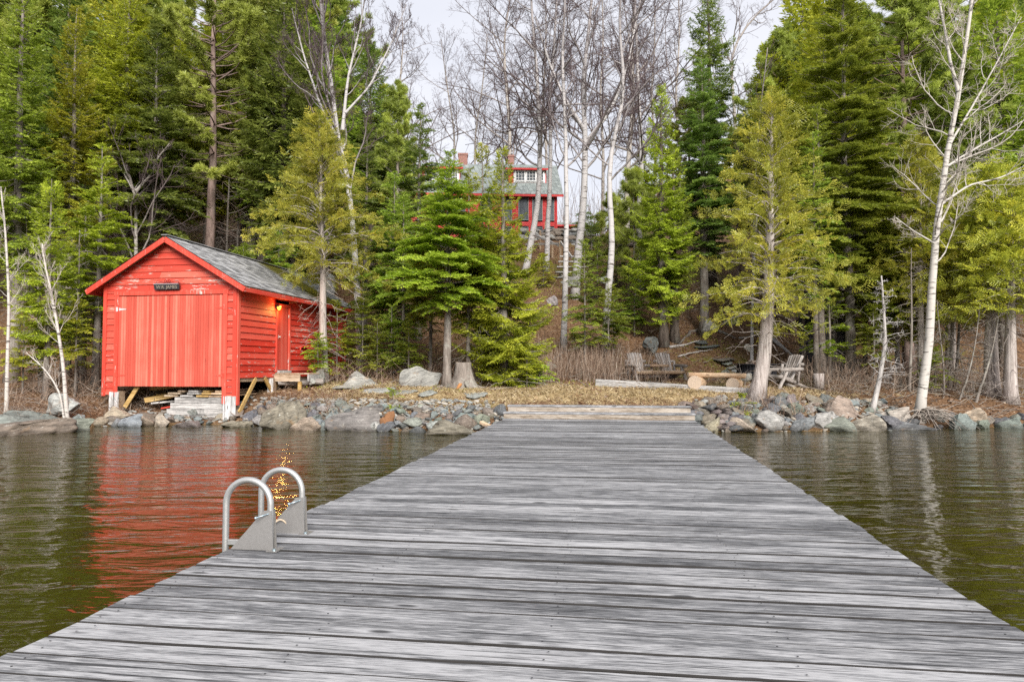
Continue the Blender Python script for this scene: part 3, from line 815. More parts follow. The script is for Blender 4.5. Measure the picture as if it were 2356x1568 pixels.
    # roof: decking, courses of shingles, fascia
    oh, of, ob = 0.37, 0.30, 0.25
    th = math.atan(SLOPE); run = (BW / 2 + oh) / math.cos(th)
    roof = MB()
    for sgn in (-1, 1):
        d = np.array([sgn * math.cos(th), 0, -math.sin(th)]); nrm = np.array([sgn * math.sin(th), 0, math.cos(th)])
        a = np.array([-BW / 2, 0, APEX - 0.03])
        c = a + d * run / 2 - nrm * 0.02
        roof.box(c + np.array([0, (BL + ob - of) / 2, 0]), (run, BL + of + ob, 0.03), rot=np.stack([d, [0, 1, 0], nrm], 1) if sgn > 0 else np.stack([d, [0, -1, 0], nrm], 1))
    rf = roof.build('roof', M['trim_wood'], root)
    for sgn in (-1, 1):
        d = np.array([sgn * math.cos(th), 0, -math.sin(th)]); nrm = np.array([sgn * math.sin(th), 0, math.cos(th)])
        a = np.array([-BW / 2, 0, APEX - 0.012])
        nC = 22; e = run / nC
        # built in a frame whose x runs along the ridge so that the tabs can be laid in the shader
        sh = MB()
        for k in range(nC):
            s0, s1 = k * e, (k + 1) * e + 0.012
            p0, p1 = a + d * s0, a + d * s1
            y0, y1 = -of - 0.03, BL + ob + 0.02
            nseg = 26
            ys = np.linspace(y0, y1, nseg + 1)
            jag = rng.normal(0, 0.004, nseg + 1)
            top0 = p0 + nrm * 0.006
            v = []
            for i, yy in enumerate(ys):
                b1 = p1 + d * jag[i]
                v += [[top0[0], yy, top0[2]], [b1[0] + nrm[0] * 0.016, yy, b1[2] + nrm[2] * 0.016], [b1[0], yy, b1[2]]]
            q = []
            for i in range(nseg):
                o = 3 * i
                f1 = [o, o + 1, o + 4, o + 3]; f2 = [o + 1, o + 2, o + 5, o + 4]
                q += [f1, f2] if sgn > 0 else [f1[::-1], f2[::-1]]
            v = np.array(v)
            # swap so that the object's own x runs along the ridge: (y, x, z)
            sh.add(np.stack([v[:, 1], -v[:, 0], v[:, 2]], 1), q, tint=(k * 0.618) % 1.0)
        o = sh.build('shingles', M['boathouse_shingle'], rf)
        o.rotation_euler = (0, 0, math.pi / 2)
        o.location = (0, 0, 0)
    m = MB(); m.box((-BW / 2, (BL + ob - of) / 2, APEX + 0.012), (0.20, BL + of + ob + 0.06, 0.02), tint=0.5)
    m.build('ridge_cap', M['boathouse_shingle'], rf)
    for sgn in (-1, 1):
        d = np.array([sgn * math.cos(th), 0, -math.sin(th)])
        nrm = np.array([sgn * math.sin(th), 0, math.cos(th)])
        a = np.array([-BW / 2, -of - 0.01, APEX - 0.115]); b = a + d * (run + 0.02)
        m = MB(); m.beam(a, b, 0.03, 0.15, up=nrm, tint=0.4); m.build('bargeboard', M['red_trim'], root, bevel=0.004)
        a2 = np.array([-BW / 2 + sgn * (BW / 2 + oh - 0.005), -of, APEX - 0.115 - SLOPE * (BW / 2 + oh)])
        m = MB(); m.beam(a2, a2 + np.array([0, BL + of + ob, 0]), 0.03, 0.13, tint=0.6); m.build('fascia', M['red_siding_side'], root, bevel=0.004)
        m = MB()
        s0, s1 = (BW / 2 - 0.02) , (BW / 2 + oh - 0.02)
        p0 = np.array([-BW / 2 + sgn * s0, -of + 0.01, APEX - 0.10 - SLOPE * s0]); p1 = np.array([-BW / 2 + sgn * s1, -of + 0.01, APEX - 0.10 - SLOPE * s1])
        v = [p0, p1, p1 + np.array([0, BL + of + ob - 0.02, 0]), p0 + np.array([0, BL + of + ob - 0.02, 0])]
        m.add(v, [[0, 1, 2, 3] if sgn < 0 else [3, 2, 1, 0]]); m.build('soffit', M['red_siding_side'], root)
    # peeled white tips of the bargeboards
    # posts under the front, with grey white facings
    def post(x, y, zt, zb, w, faces):
        m = MB(); m.box((x, y, (zt + zb) / 2), (w, w, zt - zb), tint=rng.random())
        p = m.build('post', M['trim_wood'], root, bevel=0.006)
        for (fx, fw) in faces:
            f = MB(); f.box((x + fx, y - w / 2 - 0.02, (zt + zb) / 2 + 0.03), (fw, 0.036, zt - zb - 0.10), tint=rng.random())
            f.build('facing_board', M['grey_timber_up'], p, bevel=0.004)
    post(-BW + 0.42, 0.10, 0.90, 0.24, 0.26, [(-0.085, 0.17), (0.075, 0.13)])
    post(-0.20, 0.10, 0.80, -0.02, 0.26, [(-0.16, 0.035), (-0.02, 0.20), (0.15, 0.12)])
    post(0.02, 1.98, 1.28, 0.42, 0.18, [(0.0, 0.18)])
    post(-BW + 0.1, 3.5, 1.3, 0.5, 0.18, [])
    post(-BW + 0.1, 6.8, 1.3, 0.9, 0.18, [])
    post(-0.1, 6.0, 1.3, 0.8, 0.18, [])
    for a, b in (((0.03, 0.10, 0.30), (0.03, 1.0, 1.28)), ((0.03, 2.0, 0.80), (0.03, 1.5, 1.28)), ((0.03, 2.02, 0.85), (0.03, 2.45, 1.28)), ((-BW + 0.62, 0.14, 0.42), (-BW + 1.1, 0.16, 1.16))):
        m = MB(); m.beam(a, b, 0.045, 0.13, tint=rng.random()); m.build('brace', M['new_lumber'], root, bevel=0.004)
    for y in (0.20, 2.0, 4.2, 6.4):
        m = MB(); m.beam((-BW + 0.05, y, 1.22), (-0.05, y, 1.22), 0.09, 0.18, tint=rng.random()); m.build('floor_beam', M['new_lumber'], root, bevel=0.004)
    for x in (-BW + 0.04, -0.04):
        m = MB(); m.beam((x, 0.2, 1.25), (x, BL - 0.1, 1.25), 0.07, 0.13, tint=0.4); m.build('sill_beam', M['old_lumber'], root)
    return root
BH = boathouse()

def hang(root, off=(0, 0, 0)):
    p = bw(*off); root.location = tuple(p); root.rotation_euler = (0, 0, BA); return root

# name board on scrolled iron over the big door
sg = hang(empty('name_sign', 'small black name board on scrolled ironwork over the boathouse doors', 'sign'), (-2.17, -0.12, 3.955))
m = MB(); m.prism([(-0.43, 0.075), (0.36, 0.075), (0.40, 0.035), (0.40, -0.085), (-0.39, -0.085)], (0, 0, 0), (1, 0, 0), (0, 0, 1), 0.03)
m.build('board', M['sign_black'], sg)
m = MB(); m.box((-0.035, -0.014, 0.081), (0.79, 0.034, 0.012)); m.build('board_edge', M['sign_edge'], sg)
m = MB()
m.tube([(-0.42, 0.0, 0.10), (0.42, 0.0, 0.098), (0.42, 0.0, -0.03)], 0.011, 8)
for s in (-1, 1):
    m.tube([(s * 0.36, 0, 0.10), (s * 0.37, 0, 0.145), (s * 0.345, 0, 0.165), (s * 0.30, 0, 0.162), (s * 0.16, 0, 0.135), (s * 0.05, 0, 0.108), (s * 0.0, 0, 0.104)], 0.009, 8)
    m.tube([(s * 0.008, 0, 0.105)] + [(s * (0.055 + 0.038 * math.cos(a)), 0, 0.165 + 0.034 * math.sin(a)) for a in np.linspace(-2.6, 3.2, 22)] + [(s * 0.035, 0, 0.165)], 0.009, 8)
for x in (-0.33, 0.33): m.tube([(x, 0.0, 0.10), (x, 0.09, 0.10)], 0.008, 6)
m.build('scroll_bracket', M['rust_iron'], sg, smooth=True)
fc = bpy.data.curves.new('lettering', 'FONT'); fc.body = 'W.R. JAMES'; fc.size = 0.135; fc.align_x = 'CENTER'; fc.extrude = 0.002
fo = bpy.data.objects.new('lettering', fc); COL.objects.link(fo)
bpy.context.view_layer.update()
fm = bpy.data.meshes.new_from_object(fo.evaluated_get(bpy.context.evaluated_depsgraph_get()))
bpy.data.objects.remove(fo)
fm.materials.clear(); fm.materials.append(M['letter'])
fo = bpy.data.objects.new('lettering', fm); COL.objects.link(fo); fo.parent = sg
fo.location = (0.0, -0.0325, -0.058); fo.rotation_euler = (math.pi / 2, 0, 0)

# lit bulkhead lamp beside the side door
lp = hang(empty('wall_lamp', 'lit amber wall lamp beside the boathouse side door', 'lamp'), (0.04, 2.14, 3.47))
m = MB(); m.box((0.02, 0, 0.06), (0.05, 0.11, 0.13)); m.tube([(0.03, 0, 0.10), (0.10, 0, 0.11)], 0.02, 8); m.build('bracket', M['lamp_body'], lp)
m = MB(); m.tube([(0.10, 0, 0.06), (0.10, 0, 0.095), (0.10, 0, 0.115)], [0.075, 0.07, 0.02], 14); m.build('cap', M['lamp_body'], lp, smooth=True)
m = MB(); m.tube([(0.10, 0, 0.06), (0.10, 0, 0.02), (0.10, 0, -0.025), (0.10, 0, -0.05)], [0.055, 0.06, 0.045, 0.01], 14); gl = m.build('globe', M['glow'], lp, smooth=True)
ld = bpy.data.lights.new('lamp_light', 'POINT'); ld.specular_factor = 0.0; ld.energy = 6; ld.color = (1.0, 0.6, 0.15); ld.shadow_soft_size = 0.05
lo = bpy.data.objects.new('lamp_light', ld); COL.objects.link(lo); lo.parent = lp; lo.location = (0.19, -0.02, 0.0)

# landing at the side door
ld_ = hang(empty('door_landing', 'low plank landing on short legs below the boathouse side door', 'landing'), (0.0, 2.1, 0.0))
m = MB()
for i in range(7): m.box((0.16 + i * 0.165, 0.42, 1.405 + 0.002 * (i % 2)), (0.155, 1.0, 0.04), tint=i / 7)
m.build('deck_boards', M['old_lumber'], ld_, bevel=0.004)
m = MB(); m.beam((0.08, -0.10, 1.27), (0.95, -0.10, 1.27), 0.05, 0.22, tint=0.8); m.build('front_board', M['old_lumber'], ld_, bevel=0.004)
m = MB(); m.beam((1.20, -0.07, 1.27), (1.20, 0.90, 1.27), 0.05, 0.22, tint=0.2); m.build('side_board', M['grey_timber'], ld_, bevel=0.004)
for x, y in ((0.92, -0.05), (0.92, 0.85), (0.1, 0.85)):
    gz = ground(*[np.array([v]) for v in bw(x, 2.1 + y, 0)[:2]])[0]
    m = MB(); m.box((x, y, (1.16 + gz - 0.1) / 2), (0.1, 0.1, 1.16 - gz + 0.1), tint=0.4); m.build('leg', M['new_lumber'], ld_, bevel=0.004)

# things stored under the boathouse, each board its own thing
def board(name, label, cat, a, b, w, h, mat, group=None, up=(0, 0, 1), tint=None):
    a = np.array(bw(*a)); b = np.array(bw(*b)); c = (a + b) / 2
    t = b - a; L = np.linalg.norm(t); t /= L
    x = t; z = np.array(up, float); y = np.cross(z, x); y /= np.linalg.norm(y); z = np.cross(x, y)
    m = MB(); m.box((0, 0, 0), (L, w, h), tint=random.random() if tint is None else tint)
    o = m.build(name, M[mat], None, bevel=0.005)
    o.matrix_world = Matrix.Translation(Vector(c)) @ Matrix([list(r) for r in np.stack([x, y, z], 1)]).to_4x4()
    return tag(o, label, cat, group)
random.seed(3)
GT = 'stacked grey timbers of the boathouse crib'
for k, (z, x0, x1, lab) in enumerate(((0.12, -2.06, -0.28, 'long pale timber at the foot of the crib under the boathouse doors'), (0.295, -2.04, -1.14, 'left grey timber in the second course of the crib under the boathouse'), (0.295, -1.13, -0.36, 'right grey timber with knots in the second course of the crib'),
                       (0.47, -1.94, -1.22, 'tan grey timber at the left of the third course of the crib'), (0.47, -1.21, -0.38, 'light grey timber at the right of the third course of the crib'), (0.645, -1.82, -0.34, 'long grey timber on top of the crib under the boathouse doors'))):
    board('crib_timber', lab, 'timber', (x0 * 1.16, 0.32, z), (x1, 0.32, z), 0.2, 0.166, 'grey_timber', GT)
for x, z in ((-1.92, 0.208), (-0.52, 0.208), (-1.12, 0.383)):
    board('crib_spacer', 'short dark spacer block between the crib timbers', 'block', (x, 0.28, z), (x, 1.5, z), 0.16, 0.05, 'trim_wood', 'spacer blocks in the crib')
LB = 'loose boards on the crib'
cols = ('new_lumber', 'old_lumber', 'grey_timber', 'peeled_log')
k = 0
for z, spans in ((0.765, [(-2.45, -1.98), (-1.90, -1.50), (-1.44, -1.02), (-0.98, -0.44)]), (0.84, [(-2.30, -1.86), (-1.76, -1.32), (-1.26, -0.88), (-0.84, -0.42)]), (0.905, [(-1.98, -1.74), (-1.62, -1.28), (-1.24, -1.0), (-0.84, -0.55)])):
    for a, b in spans:
        m = ('old_lumber', 'grey_timber', 'new_lumber', 'peeled_log')[k % 4]
        nm = {'old_lumber': 'brown', 'grey_timber': 'grey', 'new_lumber': 'yellow', 'peeled_log': 'pinkish tan'}[m]
        where = ('at the far left', 'left of the door gap', 'right of the door gap', 'by the right post')[k % 4]
        board('loose_board', f'{nm} board end {where} in the {("lowest", "middle", "top")[int((z > 0.8)) + int(z > 0.88)]} layer on the crib',
              'board', ((a + b) / 2 + random.uniform(-0.05, 0.05), 0.10 + random.uniform(0, 0.12), z), ((a + b) / 2 + random.uniform(-0.3, 0.3), 2.1, z + 0.02), (b - a) * 0.92, 0.05, m, LB)
        k += 1
board('leaning_plank', 'upper yellow plank leaning under the boathouse between the posts', 'plank', (-3.32, 0.75, 0.98), (-1.7, 1.2, 1.12), 0.04, 0.17, 'new_lumber')
board('leaning_plank', 'lower yellow beam sloping under the boathouse to the lumber pile', 'plank', (-3.16, 0.30, 0.62), (-1.9, 1.4, 0.93), 0.09, 0.15, 'new_lumber')
board('leaning_plank', 'middle yellow plank lying behind the sloping beam under the boathouse', 'plank', (-3.1, 0.75, 0.72), (-1.9, 1.8, 0.93), 0.07, 0.13, 'new_lumber')
board('leaning_plank', 'thin grey plank on the ground under the boathouse beams', 'plank', (-3.0, 0.42, 0.53), (-1.7, 0.75, 0.66), 0.14, 0.05, 'grey_timber')
board('leaning_plank', 'dark red painted board on the stones under the boathouse', 'plank', (-2.72, 0.45, 0.38), (-1.9, 1.0, 0.55), 0.10, 0.04, 'red_trim')
board('leaning_plank', 'brown plank lying on the slope beside the boathouse right post', 'plank', (0.12, 0.9, 0.52), (0.9, 2.2, 0.66), 0.16, 0.05, 'old_lumber')
board('leaning_plank', 'white weathered board lying at the foot of the crib', 'plank', (-2.05, 0.05, 0.10), (-1.1, -0.02, 0.05), 0.16, 0.035, 'grey_timber_up')
# ------------------------------------------------------------------ the red house on the hill
def house():
    HY, HZ = 47.0, 10.7
    root = empty('red_house', 'red shingled house with grey dormered roof at the top of the hill', 'house', (3.05, HY, HZ), R(3.0))
    W, D, EH = 12.5, 7.0, 2.85                     # local: x from -W to 0, y from 0 (front) to D
    rng = np.random.default_rng(5)
    wins = [(-2.62, -1.93), (-1.68, -0.98), (-0.68, -0.18)]
    allw = wins + [(-3.75, -3.05), (-5.2, -4.4), (-7.0, -6.2), (-8.4, -7.6)]
    zl, zh = 0.86, 2.55
    m = MB()
    z = -1.0
    while z < EH:
        z1 = min(z + 0.135, EH)
        x = -W
        blocks = sorted(allw) if (z1 > zl and z < zh) else []
        lowb = [(a, b) for a, b in sorted(allw[:4])] if (z1 > -0.6 and z < 0.42) else []
        edges = [-W]
        for a, b in sorted(blocks + lowb): edges += [a, b]
        edges.append(0.0)
        for a, b in zip(edges[0::2], edges[1::2]):
            while a < b - 0.01:
                w = min(rng.uniform(0.18, 0.34), b - a)
                v = [[a, -0.03 + rng.uniform(-.004, .004), z], [a + w - 0.006, -0.03, z], [a + w - 0.006, -0.005, z1 + 0.01], [a, -0.005, z1 + 0.01]]
                v += [[p[0], 0.02, p[2]] for p in v]
                m.add(v, [[0, 1, 2, 3], [0, 4, 5, 1], [1, 5, 6, 2], [3, 7, 4, 0]], tint=rng.random())
                a += w
        z = z1
    m.build('front_wall', M['house_red'], root)
    m = MB()
    m.prism([(0, -1.0), (D, -1.0), (D, EH), (D / 2, EH + 2.75), (0, EH)], (0, 0, 0), (0, 1, 0), (0, 0, 1), -0.12)
    m.prism([(0, -1.0), (D, -1.0), (D, EH), (D / 2, EH + 2.75), (0, EH)], (-W, 0, 0), (0, 1, 0), (0, 0, 1), 0.12)
    m.box((-W / 2, D, 0.9), (W, 0.1, 3.8)); m.build('end_walls', M['house_red'], root)
    m = MB(); m.box((-W / 2, 0.03, 0.62), (W, 0.10, 0.12), tint=.4); m.box((-W / 2, -0.04, EH - 0.09), (W + 0.04, 0.06, 0.16), tint=.6); m.box((-0.05, -0.045, 0.9), (0.14, 0.05, 3.7), tint=.2); m.build('trim_board', M['house_red'], root)
    def window(a, b, z0, z1, y, frame, muntins=(0, 0), yd=0.0):
        m = MB(); t = 0.055
        for xa, xb, za, zb in ((a, b, z0, z0 + t), (a, b, z1 - t, z1), (a, a + t, z0 + t, z1 - t), (b - t, b, z0 + t, z1 - t)):
            m.box(((xa + xb) / 2, y - 0.012, (za + zb) / 2), (xb - xa, 0.09, zb - za))
        for i in range(muntins[0]): 
            x = a + (b - a) * (i + 1) / (muntins[0] + 1); m.box((x, y - 0.006, (z0 + z1) / 2), (0.022, 0.03, z1 - z0 - 2 * t))
        for i in range(muntins[1]):
            z = z0 + (z1 - z0) * (i + 1) / (muntins[1] + 1); m.box(((a + b) / 2, y - 0.008, z), (b - a - 2 * t, 0.03, 0.022))
        f = m.build('window', frame, root)
        g = MB(); g.box(((a + b) / 2, y + 0.02, (z0 + z1) / 2), (b - a - 0.08, 0.012, z1 - z0 - 0.08)); g.build('pane', M['glass'], f)
    for a, b in allw: window(a, b, zl, zh, 0, M['window_frame'])
    for a, b in allw[:4]: window(a, b, -0.55, 0.40, 0, M['window_frame'])
    # roof
    rise, over = 2.75, 0.45
    sl = math.atan2(rise, D / 2)
    d = np.array([0, -math.cos(sl), -math.sin(sl)]); n = np.array([0, -math.sin(sl), math.cos(sl)])
    rg = np.array([0, D / 2, EH + rise + 0.06]); run = (D / 2 + over) / math.cos(sl)
    m = MB(); K = 26
    for k in range(K):
        p0 = rg + d * run * k / K + n * 0.01; p1 = rg + d * (run * (k + 1) / K + 0.01)
        v = []
        xs = np.linspace(-W - 0.4, 0.4, 30)
        for x in xs: v += [[x, p0[1], p0[2]], [x, p1[1] + n[1] * 0.022, p1[2] + n[2] * 0.022], [x, p1[1], p1[2]]]
        q = []
        for i in range(29): q += [[3 * i, 3 * i + 1, 3 * i + 4, 3 * i + 3], [3 * i + 1, 3 * i + 2, 3 * i + 5, 3 * i + 4]]
        m.add(v, q, tint=(k * 0.618) % 1)
    bk = np.array([0, D + over, EH + rise + 0.06 - (D / 2 + over) * math.tan(sl)])
    m.add([[-W - 0.4, rg[1], rg[2]], [0.4, rg[1], rg[2]], [0.4, bk[1], bk[2]], [-W - 0.4, bk[1], bk[2]]], [[0, 1, 2, 3]], tint=.3)
    rf = m.build('roof', M['house_shingle'], root)
    e = rg + d * run
    m = MB(); m.box((-W / 2, e[1] + 0.02, e[2] - 0.08), (W + 0.8, 0.04, 0.15), tint=.6); m.beam((0.38, e[1], e[2] - 0.1), (0.38, rg[1], rg[2] - 0.1), 0.04, 0.16); m.build('fascia', M['house_red'], root)
    m = MB(); m.add([[-W - .4, e[1], e[2] - .05], [.4, e[1], e[2] - .05], [.4, 0.1, EH + .05], [-W - .4, 0.1, EH + .05]], [[0, 1, 2, 3]]); m.build('soffit', M['house_red'], root)
    # two shed dormers
    for (xa, xb, ws) in ((-3.25, -0.62, [(-2.78, -2.10), (-2.02, -1.34), (-1.26, -0.80)]), (-9.2, -6.6, [(-8.9, -8.2), (-8.1, -7.4), (-7.3, -6.75)])):
        y0 = 0.95; z0 = EH + 0.06 + (y0) * math.tan(sl); z1 = z0 + 1.02
        m = MB(); m.box(((xa + xb) / 2, y0 + 0.6, (z0 + z1) / 2), (xb - xa, 1.2, z1 - z0), tint=.5); dm = m.build('dormer', M['house_red'], root)
        m = MB()
        v = [[xa - .22, y0 - .32, z1 - .03], [xb + .22, y0 - .32, z1 - .03], [xb + .22, rg[1], rg[2] + .04], [xa - .22, rg[1], rg[2] + .04]]
        for k in range(9):
            f0, f1 = k / 9, (k + 1) / 9
            A = [lerp(np.array(v[3]), np.array(v[0]), f) for f in (f0, f1)]; B = [lerp(np.array(v[2]), np.array(v[1]), f) for f in (f0, f1)]
            up = np.array([0, 0, .02])
            m.add([A[0], B[0], B[1] + up, A[1] + up, B[1], A[1]], [[0, 1, 2, 3], [3, 2, 4, 5]], tint=(k * .618) % 1)
        m.build('dormer_roof', M['house_shingle'], dm)
        m = MB(); m.box(((xa + xb) / 2, y0 - .31, z1 - .10), (xb - xa + .44, .04, .12)); m.build('dormer_fascia', M['house_red'], dm)
        m = MB(); m.box(((ws[0][0] + ws[-1][1]) / 2, y0 - 0.018, z0 + 0.48), (ws[-1][1] - ws[0][0] + 0.22, 0.03, 0.88)); m.build('casing', M['white_paint'], dm)
        for a, b in ws: window(a, b, z0 + 0.12, z0 + 0.84, y0 - 0.062, M['white_paint'], (2, 2))
    for x, w, h, yy in ((-6.45, 0.66, 0.72, 3.7), (-2.95, 0.42, 0.68, 3.7)):
        m = MB(); m.box((x, yy, EH + rise + h / 2 - 0.15), (w, w, h + 0.5)); m.box((x, yy, EH + rise + h + 0.06), (w + 0.08, w + 0.08, 0.14)); m.build('chimney', M['brick'], rf)
    # low wing with its little deck
    m = MB(); m.box((0.85, 2.0, -0.10), (1.6, 2.4, 1.7), tint=.4); m.build('wing_wall', M['house_red'], root)
    m = MB()
    for k in range(8):
        f0, f1 = k / 8, (k + 1) / 8
        y0, y1 = lerp(2.4, 0.4, f0), lerp(2.4, 0.4, f1); z0, z1 = lerp(1.25, 0.70, f0), lerp(1.25, 0.70, f1)
        m.add([[0.02, y0, z0], [1.85, y0, z0], [1.85, y1, z1 + .02], [.02, y1, z1 + .02], [1.85, y1, z1], [.02, y1, z1]], [[0, 1, 2, 3], [3, 2, 4, 5]], tint=(k * .618) % 1)
    m.build('wing_roof', M['house_shingle'], root)
    m = MB(); m.box((0.93, 0.38, 0.62), (1.86, 0.04, 0.12)); m.build('wing_fascia', M['house_red'], root)
    m = MB()
    for i in range(3): m.box((1.3, 0.0 - 0.1 * i, -0.5 - 0.17 * i), (2.6, 0.5, 0.15), tint=i / 3)
    m.build('deck', M['new_lumber'], root)
    m = MB()
    for i in range(9): m.beam((1.9 + i * .075, -.1, -.45), (1.9 + i * .075, -.1, .42), .03, .03, tint=i / 9)
    m.beam((1.85, -.1, .44), (2.6, -.1, .44), .06, .05)
    m.build('railing', M['old_lumber'], root)
    m = MB(); m.prism([(0, 0), (.10, .02), (.16, -.4), (.20, -1.0), (.02, -.95), (-.03, -.5)], (-.86, -.42, .68), (1, 0, 0), (0, 0, 1), .05, tint=.4); m.build('shutter', M['peeled_log'], root)
house()

# ------------------------------------------------------------------ rocks
def rock_mesh(seed, sub=4, flat=0.6, cuts=17, slab=False):
    rng = np.random.default_rng(seed)
    bm = bmesh.new(); bmesh.ops.create_icosphere(bm, subdivisions=sub, radius=1.0)
    v = np.array([x.co for x in bm.verts])
    nrm = v.copy()
    for _ in range(cuts):
        n = rng.normal(0, 1, 3)
        if slab: n[2] *= 0.4
        n /= np.linalg.norm(n); off = rng.uniform(0.30, 0.72)
        v -= np.outer(np.maximum(0, v @ n - off), n) * 0.95
    if slab:
        v[:, 2] = np.clip(v[:, 2], -0.55, 0.55)
    f = 0
    for k, (fr, am) in enumerate(((2.1, 0.055), (4.7, 0.03), (10.0, 0.016), (21.0, 0.008))):
        ph = rng.uniform(0, 6.28, (3, 3)); dr = rng.normal(0, 1, (3, 3)); dr /= np.linalg.norm(dr, axis=1, keepdims=True)
        f = f + am * np.sum(np.sin((v @ dr.T) * fr * 1.6 + ph[0]) * np.cos((v @ dr[::-1].T) * fr + ph[1]), axis=1)
    v += nrm * f[:, None]
    v -= (v.max(0) + v.min(0)) / 2; v /= np.abs(v).max(0)
    if slab: v[:, 2] *= 0.8
    for x, c in zip(bm.verts, v): x.co = c
    me = bpy.data.meshes.new('rock')
    bm.to_mesh(me); bm.free()
    me.materials.append(M['rock'])
    me.polygons.foreach_set('use_smooth', np.ones(len(me.polygons), bool))
    return me
ROCKS = [rock_mesh(100 + i, 3) for i in range(12)]
SLABS = [rock_mesh(200 + i, 3, slab=True, cuts=9) for i in range(5)]
BIG = [rock_mesh(300 + i, 5, cuts=10) for i in range(5)]
RC = {'blue grey': (0.25, 0.285, 0.295), 'pale grey': (0.37, 0.375, 0.365), 'dark grey': (0.15, 0.16, 0.17), 'brown': (0.235, 0.20, 0.17), 'greenish grey': (0.25, 0.275, 0.245), 'tan': (0.38, 0.33, 0.26), 'mauve': (0.25, 0.215, 0.215), 'pinkish': (0.40, 0.34, 0.31)}
def rock_at(me, pos, size, rz, col, label, group='rocks along the shore', tilt=(0, 0), name='rock', cat='rock'):
    o = bpy.data.objects.new(name, me); COL.objects.link(o)
    o.location = tuple(float(a) for a in pos); o.scale = tuple(float(a) for a in size); o.rotation_euler = (tilt[0], tilt[1], rz)
    j = random.uniform(0.85, 1.2)
    o.color = (*[min(1, c * j * random.uniform(0.95, 1.05)) for c in RC[col]], 1)
    return tag(o, label, cat, group)

random.seed(21)
def big(px, py, wpx, hpx, d, col, label, name='boulder', sy=0.8, mesh=0, rz=0.0, tilt=(0, 0), sink=0.25, cat='rock'):
    p = P(px, py, d); r = wpx * d / FPX / 2; h = hpx * d / FPX / 2
    rock_at(BIG[mesh % 5], (p[0], d, p[2] - h * sink), (r * 1.08, r * sy, h * (1 + sink) * 1.1), rz, col, label, None, tilt, name, cat)
big(967, 872, 104, 62, 22.3, 'pale grey', 'large pale layered boulder lying against the pale fir trunk', mesh=0, sy=0.7, tilt=(0.1, -0.35))
big(836, 878, 92, 46, 22.6, 'pale grey', 'low pale boulder with a tuft of green between the landing and the layered boulder', mesh=1, sy=0.7)
big(438, 905, 30, 22, 21.2, 'dark grey', 'small dark stone on the slope under the boathouse', mesh=2)
big(655, 963, 92, 64, 18.5, 'brown', 'big rounded brown boulder at the waterline right of the boathouse', mesh=3, sy=0.8, tilt=(0, -0.4))
big(812, 966, 140, 62, 17.9, 'mauve', 'long flat topped ledge rock at the waterline midway to the dock', mesh=4, sy=0.5)
big(700, 980, 76, 34, 18.0, 'tan', 'low sloping tan rock at the waterline beside the ledge rock', mesh=2, sy=0.7, tilt=(0, -0.3))
big(1040, 982, 110, 34, 17.0, 'brown', 'low wet brown rock in the water beside the dock', mesh=1, sy=0.7)
big(1930, 946, 90, 62, 18.9, 'tan', 'big tan boulder with a rust stain on the shore right of the dock', mesh=0, sy=0.8, tilt=(0, 0.25))
big(1898, 972, 72, 50, 18.0, 'pale grey', 'rounded speckled boulder at the waterline below the rust stained boulder', mesh=3)
big(1985, 975, 84, 42, 17.9, 'pinkish', 'rounded cream boulder at the waterline right of the speckled boulder', mesh=2)
big(2053, 957, 74, 40, 18.7, 'pinkish', 'smooth pinkish boulder resting above the water left of the leaning aspen', mesh=4)
big(2080, 978, 110, 20, 18.4, 'dark grey', 'flat dark rock awash below the pinkish boulder', mesh=1)
big(2212, 970, 54, 38, 18.3, 'blue grey', 'blue grey boulder at the waterline right of the aspen roots', mesh=0)
big(2232, 955, 56, 34, 19.0, 'tan', 'pale tan rock above the blue grey boulder by the aspen roots', mesh=2)
big(2262, 976, 40, 22, 18.5, 'greenish grey', 'small green rock at the waterline right of the aspen roots', mesh=3)
big(2322, 975, 48, 30, 18.7, 'greenish grey', 'grey green rock at the waterline by the photo edge under the cedars', mesh=4)
big(1820, 925, 30, 38, 18.9, 'mauve', 'upright mauve rounded stone in the rock bank right of the dock', mesh=3)
big(1795, 928, 48, 32, 18.9, 'dark grey', 'dark striped stone beside the mauve stone in the rock bank', mesh=0)
big(70, 966, 250, 36, 17.7, 'greenish grey', 'long grey bedrock ledge at the water left of the boathouse', name='rock_ledge', mesh=1, sy=0.8, sink=1.6, tilt=(0.2, 0.03))
big(40, 984, 210, 28, 16.9, 'brown', 'low brownish bedrock shelf dipping into the water at the photo edge', name='rock_ledge', mesh=3, sy=0.7, sink=1.8, tilt=(0.22, -0.04))
big(158, 974, 130, 34, 18.0, 'greenish grey', 'grey green bedrock hump below the two thin birches', name='rock_ledge', mesh=4, sy=0.8, sink=1.4, tilt=(0.15, 0.08))
big(152, 925, 70, 40, 19.0, 'pale grey', 'pale sloping rock behind the feet of the two thin birches', name='boulder', mesh=0, sy=0.8)
big(182, 968, 40, 30, 18.4, 'blue grey', 'round blue grey boulder between the bedrock and the left boathouse post', mesh=2)
big(275, 948, 56, 28, 19.7, 'tan', 'flat tan footing rock under the left boathouse post', mesh=1, sy=0.8)
big(300, 968, 62, 30, 19.0, 'blue grey', 'wide blue grey rock at the waterline below the left boathouse post', mesh=4)
big(375, 968, 34, 28, 19.1, 'pinkish', 'pinkish rock at the waterline left of the timber crib', mesh=0)
big(435, 978, 70, 22, 19.0, 'mauve', 'low reddish rock in the water below the timber crib', mesh=2)
big(545, 976, 60, 16, 18.9, 'tan', 'flat tan rock in the water below the right boathouse post', mesh=3)
big(443, 946, 24, 11, 20.12, 'greenish grey', 'greenish stone leaning on the timber crib', mesh=2, sy=0.5)
big(737, 860, 24, 22, 22.6, 'greenish grey', 'greenish lichen spotted stone standing at the end of the landing', mesh=2)
